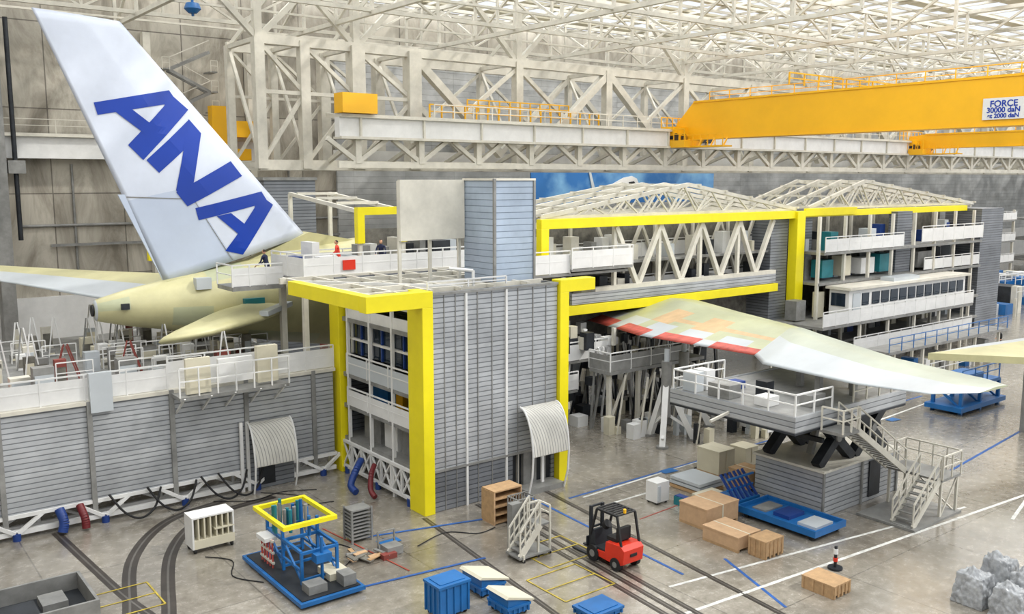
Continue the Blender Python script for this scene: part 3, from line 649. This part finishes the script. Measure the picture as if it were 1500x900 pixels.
m.box(38.3,39.9,18.9,21.5,1.7,1.82,BEAMD); m.rail((39.9,18.9,1.8),(39.9,21.5,1.8),1.05,BEAM,step=.6); m.rail((38.3,21.5,1.8),(39.9,21.5,1.8),1.05,BEAM,step=.6); m.rail((38.3,18.9,1.8),(39.9,18.9,1.8),1.05,BEAM,step=.6)
flight(m,(38.3,19.0,1.8),(36.2,19.0,0.1),.95,n=8)
for x,y in ((38.4,19),(39.8,19),(38.4,21.4),(39.8,21.4)): m.beam((x,y,0),(x,y,1.8),.1,BEAM)
m.beam((38.4,19,0),(39.8,19,1.7),.06,BEAM); m.beam((39.8,19,0),(39.8,21.4,1.7),.06,BEAM); m.box(36.0,40.0,18.8,21.5,0,.1,BEAMD)
m.done()
# ------------------------------------------------------------------ forklift
fk=M('forklift')
fx,fy=23.35,23.4
R2=RED
fk.prism([(fy,.35),(fy-.05,.9),(fy+.15,1.05),(fy+.95,1.0),(fy+1.0,.55),(fy+1.9,.5),(fy+1.9,.3),(fy+.3,.22)],R2,'x',fx+.05,fx+1.1)
fk.box(fx+.1,fx+1.05,fy+.95,fy+1.6,.5,.62,DARK); fk.box(fx+.25,fx+.9,fy+.55,fy+1.1,1.0,1.15,BLACK); fk.box(fx+.25,fx+.9,fy+.45,fy+.6,1.1,1.6,BLACK)
fk.prism([(fy+1.55,.55),(fy+1.9,.55),(fy+1.85,1.2),(fy+1.65,1.25)],DARK,'x',fx+.1,fx+1.05)
fk.cyl((fx+.55,fy+1.5,1.35),(fx+.55,fy+1.35,1.5),.17,BLACK,14)
for x in (fx+.1,fx+1.05):
    fk.beam((x,fy+.15,1.0),(x,fy+.4,2.15),.08,BLACK); fk.beam((x,fy+1.85,1.0),(x,fy+1.5,2.15),.08,BLACK); fk.beam((x,fy+.4,2.15),(x,fy+1.5,2.15),.08,BLACK)
for k in range(7): fk.beam((fx+.1,fy+.4+k*.183,2.17),(fx+1.05,fy+.4+k*.183,2.17),.09,BLACK,.05)
for x in (fx-.0,fx+.95):
    for y,r in ((fy+.4,.26),(fy+1.65,.32)):
        fk.cyl((x,y,r),(x+.2,y,r),r,BLACK,18); fk.cyl((x-.01,y,r),(x+.21,y,r),r*.45,BEAMD,12)
for x in (fx+.25,fx+.85): fk.beam((x,fy+2.0,.1),(x,fy+2.0,2.1),.12,DARK); fk.beam((x,fy+2.08,.06),(x,fy+3.05,.06),.12,DARK,.05); fk.beam((x,fy+2.1,.05),(x,fy+2.1,.8),.1,DARK,.06)
for z in (.5,1.2,2.05): fk.beam((fx+.2,fy+2.02,z),(fx+.9,fy+2.02,z),.08,DARK)
fk.box(fx+.1,fx+1.0,fy+2.06,fy+2.12,.45,.85,DARK); fk.box(fx+.4,fx+.75,fy-.06,fy-.02,.6,.72,BLACK); fk.cyl((fx+.5,fy+.4,2.2),(fx+.5,fy+.4,2.35),.06,ORG)
fk.done(bevel=.015)
# ------------------------------------------------------------------ floor items
m=M('slotted_cabinet'); x0,x1,y0,y1=11.2,12.9,35.1,36.0
m.box(x0,x1,y1-.06,y1,.2,1.5,WHITE); m.box(x0,x0+.06,y0,y1,.2,1.5,WHITE); m.box(x1-.06,x1,y0,y1,.2,1.5,WHITE); m.box(x0,x1,y0,y1,1.44,1.5,WHITE); m.box(x0,x1,y0,y1,.2,.55,BEIGE); m.box(x0+.9,x1,y0,y1,.85,.9,BEIGE)
for k in range(1,7): m.box(x0+k*.24,x0+k*.24+.05,y0+.02,y1,.55,1.45,BEIGE)
for x in (x0+.1,x1-.1):
    for y in (y0+.1,y1-.1): m.cyl((x-.04,y,.1),(x+.04,y,.1),.1,BLACK)
    m.box(x-.04,x+.04,y0+.05,y1-.05,.15,.22,DARK)
m.done()
m=M('blue_test_rig')
m.box(12.5,15.0,28.0,33.3,.12,.26,BLUE); m.box(12.62,14.88,28.15,33.15,.26,.29,DARK)
for x in (12.7,14.8):
    for y in (28.3,30.6,33): m.cyl((x-.05,y,.08),(x+.05,y,.08),.08,BLACK)
for x in (13.2,14.6):
    for y in (29.4,31.0,32.4):
        m.beam((x,y,.28),(x,y,2.1 if y>30 else 1.5),.1,BLUE)
    m.beam((x,29.4,1.5),(x,32.4,1.5),.1,BLUE); m.beam((x,29.4,.4),(x,31,1.5),.07,BLUE); m.beam((x,31,.4),(x,32.4,1.5),.07,BLUE); m.beam((x,29.4,.8),(x,32.4,.8),.08,BLUE)
for y in (29.4,31,32.4): m.beam((13.2,y,1.45),(14.6,y,1.45),.1,BLUE); m.beam((13.2,y,.45),(14.6,y,.45),.08,BLUE)
m.box(12.9,13.05,30.2,33,2.1,2.25,YEL); m.box(14.9,15.05,30.2,33,2.1,2.25,YEL); m.box(12.9,15.05,32.9,33.05,2.1,2.25,YEL); m.box(12.9,15.05,30.2,30.35,2.1,2.25,YEL)
for k in range(16):
    x=random.uniform(13.1,14.7);y=random.uniform(30.4,32.7); m.cyl((x,y,1.6),(x,y,random.uniform(2.3,2.7)),.07,random.choice([TEAL,BLUE,BEAMD]),8)
m.box(13.0,13.7,28.4,29.0,.3,.6,BEAMD); m.box(14.3,14.8,28.3,28.9,.3,.7,BEAMD); m.box(14.1,14.9,29,30,.3,.55,BEIGE)
m.cyl((13.9,29.2,.3),(13.9,29.2,2.0),.06,BLUE); m.box(13.6,14.2,29.0,29.4,1.1,1.4,BLUE)
for k in range(5): m.beam((12.95,31.4+k*.25,.29),(12.95,31.4+k*.25,1.4),.05,SALM)
for z in (.5,.9,1.35): m.beam((12.95,31.3,z),(12.95,32.5,z),.08,BEAM)
m.box(12.7,13.2,31.5,32.3,1.3,1.45,WHITE)
m.done()
m=M('slatted_rack'); 
for k in range(9): m.box(16.7,17.6,32.2,32.9,.15+k*.15,.2+k*.15,BEAMD)
for x in (16.7,17.6):
    for y in (32.2,32.9): m.beam((x,y,0),(x,y,1.45),.07,BEAMD)
m.box(16.75,17.55,32.85,32.9,.1,1.4,DARK)
m.done()
m=M('scrap_board_pile')
for k in range(15):
    x=random.uniform(15.8,17.4);y=random.uniform(30.2,31.5);a=random.uniform(-.5,.5)+(0 if k%2 else 1.5);L=random.uniform(.2,.5); z=.03+k*.012
    m.beam((x-L*math.cos(a),y-L*math.sin(a),z),(x+L*math.cos(a),y+L*math.sin(a),z+.02),random.uniform(.12,.3),random.choice([CARD,WOOD,BEIGE,BEAMD,BEAMD,BACK]),.04)
m.box(17.2,17.9,30.2,30.8,0,.35,BEAMD); m.box(16.9,17.5,30.0,30.3,0,.2,RUST); m.rail((17.15,30.9,0),(17.9,30.9,0),.8,BEAMD,step=.4); m.done()
m=M('wooden_shelf_unit'); x0,x1,y0,y1=22.5,24.0,30.3,31.2
m.box(x0,x1,y1-.05,y1,0,1.5,CARD); m.box(x0,x0+.05,y0,y1,0,1.5,CARD); m.box(x1-.05,x1,y0,y1,0,1.5,CARD)
for z in (.05,.4,.75,1.1,1.45): m.box(x0,x1,y0,y1,z,z+.05,WOOD)
m.box(x0-.02,x0,y0,y1,.1,1.45,WOOD); m.done()
m=M('grey_mesh_cage'); m.box(23.0,23.9,29.3,30.0,.1,.2,BEAMD)
for k in range(7): m.beam((23.0+k*.15,29.3,0),(23.0+k*.15,29.3,1.3),.04,BEAMD); m.beam((23.0+k*.15,30,0),(23.0+k*.15,30,1.3),.04,BEAMD)
for z in (.4,.7,1.0,1.3): m.beam((23,29.3,z),(23.9,29.3,z),.04,BEAMD); m.beam((23,30,z),(23.9,30,z),.04,BEAMD); m.beam((23,29.3,z),(23,30,z),.04,BEAMD); m.beam((23.9,29.3,z),(23.9,30,z),.04,BEAMD)
m.box(23.1,23.8,29.4,29.9,.2,.9,BACK); m.done()
m=M('mobile_steps')
flight(m,(22.0,26.6,1.3),(21.0,26.6,.2),.7,n=6)
m.box(21.9,22.5,26.6,27.3,1.25,1.32,BEAMD); m.rail((22.5,26.6,1.3),(22.5,27.3,1.3),.7,BEAM,step=.5); m.rail((21.9,27.3,1.3),(22.5,27.3,1.3),.7,BEAM,step=.5)
for x,y in ((21.9,26.6),(22.5,26.6),(21.9,27.3),(22.5,27.3),(21.1,27.4),(21.1,26.5)): m.beam((x,y,0.05),(x,y,1.3 if x>21.5 else .3),.07,BEAM); m.cyl((x-.03,y,.07),(x+.03,y,.07),.07,BLACK)
m.box(20.9,22.5,26.5,27.4,.15,.22,BEAMD); m.box(21.3,21.8,27.5,27.8,0,2.0,BEAMD); m.done()
def crate(name,x0,x1,y0,y1,h,mt,slat=False):
    m=M(name); m.box(x0,x1,y0,y1,.12,h-.01,mt); m.box(x0-.02,x1+.02,y0-.02,y1+.02,h-.06,h,mt)
    for k in range(3): 
        xx=x0+(x1-x0-.12)*k/2; m.box(xx,xx+.12,y0,y1,0,.12,WOOD)
    if slat:
        for k in range(5): xx=x0+(x1-x0-.08)*k/4; m.box(xx,xx+.08,y0-.03,y0,.05,h,WOOD)
        for k in range(4): yy=y0+(y1-y0-.08)*k/3; m.box(x0-.03,x0,yy,yy+.08,.05,h,WOOD)
    else:
        m.box((x0+x1)/2-.03,(x0+x1)/2+.03,y0-.025,y1+.025,.3,h+.005,BEIGE)
    return m.done()
crate('cardboard_carton',29.2,31.3,24.3,25.8,.95,CARD); crate('cardboard_carton.001',28.4,29.8,22.0,23.8,.65,CARD); crate('cardboard_carton.002',28.7,29.8,20.9,21.7,.75,WOOD,True)
crate('wooden_crate',27.8,28.8,17.3,18.6,.5,WOOD,True)
crate('packing_box',35.2,36.4,28.6,30.0,1.3,BEIGE); crate('packing_box.001',34.6,35.8,26.3,27.5,.95,WOOD); crate('packing_box.002',37.3,38.3,28.6,29.6,1.1,BEIGE)
m=M('white_appliance_box'); m.box(29.8,30.6,27.7,28.4,.12,1.05,WHITE); m.box(29.85,30.0,27.65,27.7,.2,.9,LGREY)
for x in (29.9,30.5):
    for y in (27.8,28.3): m.cyl((x-.03,y,.06),(x+.03,y,.06),.06,BLACK)
m.done()
m=M('stacked_pallet'); 
for k in range(3): m.box(32.3,34.0,27.3+.02*k,29.2,.02+k*.2,.16+k*.2,LGREY if k else WOOD)
m.box(31.6,33.0,26.4,27.2,.02,.35,BEIGE); m.done()
m=M('flat_teal_box'); m.box(30.6,31.0,26.7,27.4,0,.4,TEAL); m.box(30.63,30.97,26.73,27.37,.4,.43,BLUE2); m.done()
m=M('blue_parts_trolley')
m.box(31.7,33.9,20.7,24.7,.22,.34,BLUE)
for (a,b,c,d) in ((31.7,33.9,20.7,20.78),(31.7,33.9,24.62,24.7),(31.7,31.78,20.7,24.7),(33.82,33.9,20.7,24.7)): m.box(a,b,c,d,.34,.5,BLUE)
for x in (31.9,33.7):
    for y in (21,24.3): m.cyl((x-.06,y,.11),(x+.06,y,.11),.11,BLACK)
m.box(32.2,33.4,21,21.9,.34,.46,LGREY); m.box(32.3,33.4,22.4,23.2,.34,.5,BLUE2); m.box(32.3,33.5,23.6,24.3,.34,.4,BEAMD)
m.box(31.9,33.6,24.9,26.2,.2,.5,BLUE)
for x in (32.0,33.5):
    for y in (25.0,26.1): m.cyl((x,y,0),(x,y,.2),.08,BLACK)
for k in range(6): m.beam((32+k*.3,25,.5),(32+k*.3,25.9,1.5),.09,BLUE2)
for z in (.9,1.4): m.beam((31.9,25.4,z),(33.7,25.4,z),.08,BLUE)
m.done()
m=M('warning_post'); m.cyl((30.2,18.8,0),(30.2,18.8,.08),.28,DARK); m.cyl((30.2,18.8,.08),(30.2,18.8,.9),.06,DARK); m.cyl((30.2,18.8,.6),(30.2,18.8,.8),.085,WHITE); m.cyl((30.2,18.8,.3),(30.2,18.8,.45),.085,RED); m.done()
def bin_(name,x0,x1,y0,y1,h,lid=None):
    m=M(name); m.box(x0,x1,y0,y1,.12,h,BLUE)
    for k in range(5): xx=x0+(x1-x0-.06)*k/4; m.box(xx,xx+.06,y0-.04,y0,.12,h,BLUE)
    for k in range(4): yy=y0+(y1-y0-.06)*k/3; m.box(x0-.04,x0,yy,yy+.06,.12,h,BLUE)
    m.box(x0-.05,x1+.05,y0-.05,y1+.05,h-.08,h,BLUE)
    for x in (x0+.1,x1-.1):
        for y in (y0+.1,y1-.1): m.cyl((x-.04,y,.06),(x+.04,y,.06),.06,BLACK)
    if lid:
        m.prism([(x0-.1,h+.35),(x0,h+.42),(x1+.2,h+.08),(x1+.2,h+.02)],lid,'y',y0-.05,y1+.05); m.prism([(x0,h),(x0,h+.35),(x1,h)],BLUE,'y',y0,y1)
    else: m.box(x0+.1,x1-.1,y0+.1,y1-.1,h+.01,h+.03,BLUE)
    m.done()
bin_('blue_container',15.9,17.1,24.5,25.4,1.2); bin_('blue_skip',18.0,19.0,25.0,26.2,.4,BEIGE); bin_('blue_skip.001',17.8,18.7,23.2,24.3,.4,BEIGE); bin_('blue_skip.002',19.8,21.1,21.1,22.1,.35)
m=M('open_steel_skip'); 
for a in ((3.2,6.9,31.6,31.7),(3.2,6.9,34.4,34.5),(3.2,3.3,31.6,34.5),(6.8,6.9,31.6,34.5)): m.box(a[0],a[1],a[2],a[3],0,.75,BEAMD)
m.box(3.2,6.9,31.6,34.5,.0,.14,DARK); m.box(4,5.2,32.2,33.5,.14,.5,DARK); m.box(5.4,6.2,33,34,.14,.4,BEAMD); m.done()
for k,(x,y,w,h) in enumerate(((31.6,14.2,1.0,1.05),(33.0,14.0,.95,1.3),(31.5,12.9,1.0,1.0),(32.7,12.9,1.0,1.2))):
    bm=bmesh.new(); bmesh.ops.create_cube(bm,size=1); bmesh.ops.subdivide_edges(bm,edges=bm.edges[:],cuts=27,use_grid_fill=True)
    for v in bm.verts:
        c=v.co.copy(); z=c.z+.5
        fold=math.sin((math.atan2(c.y,c.x))*17+noise.noise(c*3)*6+k)*.03*(1-z*.5)
        n=noise.noise(c*3+Vector((k*9,0,0)))*.12+noise.noise(c*8+Vector((k*5,3,0)))*.06+abs(noise.noise(c*14+Vector((k,3,1))))*.04
        s=1.08-.26*z*z+n+fold; peak=.3*math.exp(-((c.x+.15)**2+(c.y-.1)**2)*14) if z>.95 else 0
        v.co=Vector((c.x*w*s,c.y*w*s,max(0,z*h*(1+n*.8)+peak)))
    for f in bm.faces: f.smooth=True
    me=bpy.data.meshes.new('plastic_wrapped_bundle'); bm.to_mesh(me); bm.free(); me.materials.append(PLAS)
    o=bpy.data.objects.new('plastic_wrapped_bundle',me); o.location=(x,y,0); COL.objects.link(o)
m=M('neighbour_wing'); m.prism([(51,26.5),(56,20),(66,15),(66,24),(56,25.5)],PRIM,'z',4.4,4.8); m.prism([(51.5,26.6),(56,25.6),(66,24),(66,25),(56,26.4)],LGREY,'z',4.45,4.7)
m.beam((56,23,0),(56,23,4.4),.4,BEAMD); m.beam((62,20,0),(62,20,4.4),.4,BEAMD); m.done()
m=M('blue_support_trestle'); 
m.box(56.5,62.5,27,29.4,.2,.5,BLUE); m.box(57,62,27.2,29.2,1.6,1.8,BLUE)
for x in (57,59.5,62):
    for y in (27.3,29.1): m.beam((x,y,0),(x,y,1.7),.2,BLUE); 
    m.beam((x,27.3,.4),(x,29.1,1.6),.12,BLUE)
m.box(58,60,27.4,28.8,1.8,2.4,BLUE); m.rail((57,27.3,1.8),(62,27.3,1.8),1,BLUE); m.done()
m=M('guard_rail_walkway'); m.box(60,78,34,36,2.4,2.6,BEAMD); m.rail((60,34,2.6),(78,34,2.6),1.0,BLUE,step=1.6,t=.05); 
for x in range(61,79,4): m.beam((x,34.2,0),(x,34.2,2.4),.18,BEAM)
m.rail((60,34,.1),(78,34,.1),1.0,WHITE,step=2); 
for k in range(20): x=random.uniform(60,77); m.box(x,x+.6,34.5,35.5,0,random.uniform(.5,2),random.choice([BLUE,BEAMD,WHITE,DARK,BEIGE]))
m.done()
m=M('distant_workstation')
for i in range(190):
    x=random.uniform(100,190); y=random.uniform(42,57); w=random.uniform(.8,3); h=random.uniform(.6,3.4)
    m.box(x,x+w,y,y+w,0,h,random.choice([WHITE,BEAMD,BEIGE,BLUE,LGREY,DARK,WOOD,WHITE,BEAM]))
    if i%4==0: m.rail((x,y-1,2),(x+5,y-1,2),1.2,WHITE); m.beam((x,y-1,0),(x,y-1,2),.2,BEAM)
for i in range(80):
    x=random.uniform(3,60); y=random.uniform(66,77); w=random.uniform(.8,2); m.box(x,x+w,y,y+w,0,random.uniform(1,3.5),random.choice([WHITE,BEAMD,BEIGE,LGREY,BACK,RUST,WHITE]))
m.done()
m=M('distant_docking'); 
for x0 in (97,120,143,166):
    for z in (3,6,9): m.box(x0,x0+18,60,64,z-.2,z,BEAMD); m.rail((x0,60,z),(x0+18,60,z),1.2,WHITE,WHITE)
    for k in range(5): m.beam((x0+4.4*k,60.2,0),(x0+4.4*k,60.2,10+random.random()*2),.3,BEAM)
m.done()
# ------------------------------------------------------------------ floor markings
LW=mat('line_white',(225,225,220),.5,0,.25,3); LB=mat('line_blue',(40,95,170),.5,0,.25,3); LR=mat('line_red',(160,66,52),.5); LY=mat('line_yellow',(190,168,60),.5,0,.3,3); TR=mat('rail_dark',(66,60,54),.35,.1,.25); TS=mat('rail_steel',(120,116,110),.3,.5)
def line(m,p,q,w,mt,z=.006): m.beam((p[0],p[1],z),(q[0],q[1],z),w,mt,.008)
def ribbon(m,pts,w,mt,z=.006):
    P=[Vector((a,b,z)) for a,b in pts]; out=[]
    for i in range(len(P)-1):
        a=P[max(0,i-1)];b=P[i];c=P[i+1];d=P[min(len(P)-1,i+2)]
        for k in range(10):
            t=k/10; out.append(.5*((2*b)+(c-a)*t+(2*a-5*b+4*c-d)*t*t+(3*b-3*c+d-a)*t**3))
    out.append(P[-1]); L=[];R=[]
    for i,p in enumerate(out):
        d=(out[min(i+1,len(out)-1)]-out[max(i-1,0)]).normalized(); s=Vector((-d.y,d.x,0))*w/2; L.append(p+s);R.append(p-s)
    n=len(out); m.add(L+R,[(i,i+1,n+i+1,n+i) for i in range(n-1)],mt)
m=M('floor_rail_track')
for x,c in ((20.0,.12),(23.0,.09),(23.5,.09),(24.0,.09),(26.6,.11)):
    def at(y): return x+c*(y-28)
    for w,mt,z in ((.24,TR,.006),(.06,TS,.012)): line(m,(at(12),12),(at(32.9),32.9),w,mt,z)
for pts in ([(6.6,27.5),(7.8,31.5),(9.2,36.2),(11.5,39.4),(14.5,40.5)],[(7.9,27.5),(8.9,30.8),(10.6,35.9),(12.9,38.8),(16.5,39.6)]):
    ribbon(m,pts,.5,TR); ribbon(m,pts,.08,TS,.012)
pts=[(7.4,41.0),(7.7,37),(8.0,33.3),(8.3,31.1),(8.9,27.5)]; ribbon(m,pts,.36,TR,.008); ribbon(m,pts,.07,TS,.013)
m.done()
m=M('floor_marking')
line(m,(22,19.9),(48,17.8),.14,LW); line(m,(24,21.6),(40.8,19.0),.12,LW); line(m,(27.9,30.6),(41,31.2),.12,LW); line(m,(27.9,29.2),(41,29.2),.12,LW,.0065); line(m,(27.3,30.9),(60,31.4),.12,LB,.007)
line(m,(17.3,32.6),(22.9,31.1),.12,LB,.02); line(m,(14.6,28.5),(20.2,27.8),.12,LB,.02); line(m,(26,33),(25.2,22),.12,LB,.009); line(m,(26,18),(27.6,22),.12,LB); line(m,(16.5,34.5),(17.2,28.6),.06,LR,.021)
line(m,(40.9,17),(70,24),.14,LW); line(m,(42,29),(70,31),.14,LW); line(m,(43,16),(80,16),.14,LB); line(m,(28,27),(34,27.4),.06,LR); line(m,(45,22),(90,27),.14,LB)
for (x,y) in ((6.6,31.5),(20.2,23.0),(21.6,25.5)):
    for a,b in (((0,0),(2.4,0)),((0,0),(0,2.2)),((2.4,0),(2.4,2.2)),((0,2.2),(2.4,2.2)),((0,1.1),(2.4,1.1))): line(m,(x+a[0],y+a[1]),(x+b[0],y+b[1]),.06,LY,.018)
for (x,y) in ((17.6,31.4),(33.5,30.6),(52,29),(60,28)): m.add([(x,y,.024),(x+.9,y-.1,.024),(x+.9,y+.5,.024),(x,y+.5,.024)],[(0,1,2,3)],BLUE)
m.done()
# ------------------------------------------------------------------ people
def person(name,x,y,z,ang,top=NAVY,bot=NAVY,bend=0,arm=.3):
    root=bpy.data.objects.new(name,None); COL.objects.link(root); root.location=(x,y,z); root.rotation_euler=(0,0,ang)
    J=[(0,0,.95,.15),(0,bend*.3,1.2,.14),(0,bend*.5,1.42,.16),(0,bend*.55,1.52,.06),
       (.2,bend*.5,1.4,.06),(.26,arm*.4+bend*.5,1.14,.047),(.22,arm+bend*.5,1.0,.035),
       (-.2,bend*.5,1.4,.06),(-.27,arm*.2+bend*.5,1.12,.047),(-.25,arm*.8+bend*.5,.95,.035),
       (.1,0,.88,.1),(.11,.08,.48,.07),(.11,-.03,.08,.05),(.11,.14,.04,.045),(-.1,0,.88,.1),(-.12,-.02,.48,.07),(-.12,-.12,.08,.05),(-.12,.05,.04,.045)]
    E=[(0,1),(1,2),(2,3),(2,4),(4,5),(5,6),(2,7),(7,8),(8,9),(0,10),(10,11),(11,12),(12,13),(0,14),(14,15),(15,16),(16,17)]
    me=bpy.data.meshes.new('body'); me.from_pydata([j[:3] for j in J],E,[]); o=bpy.data.objects.new('body',me); COL.objects.link(o); o.parent=root
    sk=o.modifiers.new('skin','SKIN'); 
    for i,j in enumerate(J): me.skin_vertices[0].data[i].radius=(j[3],j[3]*.8)
    me.skin_vertices[0].data[0].use_root=True
    sb=o.modifiers.new('sub','SUBSURF'); sb.levels=1; sb.render_levels=1; me.materials.append(top)
    h=M('head'); cy=bend*.6; rings=[]
    for k in range(9):
        a=-math.pi/2+math.pi*k/8; rings.append([(math.cos(a)*.085*math.cos(t*math.pi/6)+0,cy+math.cos(a)*.1*math.sin(t*math.pi/6),1.65+.125*math.sin(a)) for t in range(12)])
    h.loft(rings,SKIN,mf=lambda i,j:(HAIR if i>5 or (i>3 and 5<j<12) else SKIN)); h.beam((0,cy+.09,1.63),(0,cy+.125,1.61),.03,SKIN); h.done(root)
    for s,i in ((1,6),(-1,9)):
        hd=M('hand'); p=Vector(J[i][:3]); hd.beam(p,p+Vector((0,.08,-.05)),.08,SKIN,.03)
        for f in range(4): q=p+Vector(((f-1.5)*.021,.08,-.05)); hd.beam(q,q+Vector((0,.05,-.05-.008*(f%3))),.017,SKIN)
        hd.beam(p+Vector((-s*.04,.03,-.02)),p+Vector((-s*.07,.08,-.03)),.018,SKIN); hd.done(root)
    return root
person('worker',24.3,42.7,9.85,2.4,NAVY,NAVY,.25,.35); person('worker.001',19.0,45.3,9.4,.6,NAVY,NAVY,.3,.4); person('worker.002',82,36.3,0,1.2,BLACK,NAVY,0,.1)
person('worker.003',22.2,43.5,9.85,1.0,RED,NAVY,.2,.3)
# ------------------------------------------------------------------ lights
w=bpy.data.worlds.new('World'); S.world=w; w.use_nodes=True; bg=w.node_tree.nodes['Background']; bg.inputs[0].default_value=(.93,.96,1,1); bg.inputs[1].default_value=1.05
y=-12+2.0
while y<82:
    l=bpy.data.lights.new('skylight','AREA'); l.shape='RECTANGLE'; l.size=215; l.size_y=3.8; l.energy=6800; l.color=(.98,.99,1.0)
    o=bpy.data.objects.new('skylight_lamp',l); COL.objects.link(o); o.location=(96,y+2.0,31.75); y+=6
s=bpy.data.lights.new('sun','SUN'); s.energy=1.9; s.angle=math.radians(3.5); s.color=(1,.96,.9)
o=bpy.data.objects.new('sun',s); COL.objects.link(o); o.rotation_euler=Vector((.62,-.5,.75)).to_track_quat('Z','Y').to_euler()
S.view_settings.view_transform='Standard'
# ------------------------------------------------------------------ camera
cd=bpy.data.cameras.new('camera'); cd.sensor_width=36; cd.lens=1342/1500*36; cd.clip_end=500
co=bpy.data.objects.new('camera',cd); COL.objects.link(co); co.location=(0,0,14.8); co.rotation_euler=(math.pi/2-math.atan(188/1342),0,-math.radians(37.75)); S.camera=co
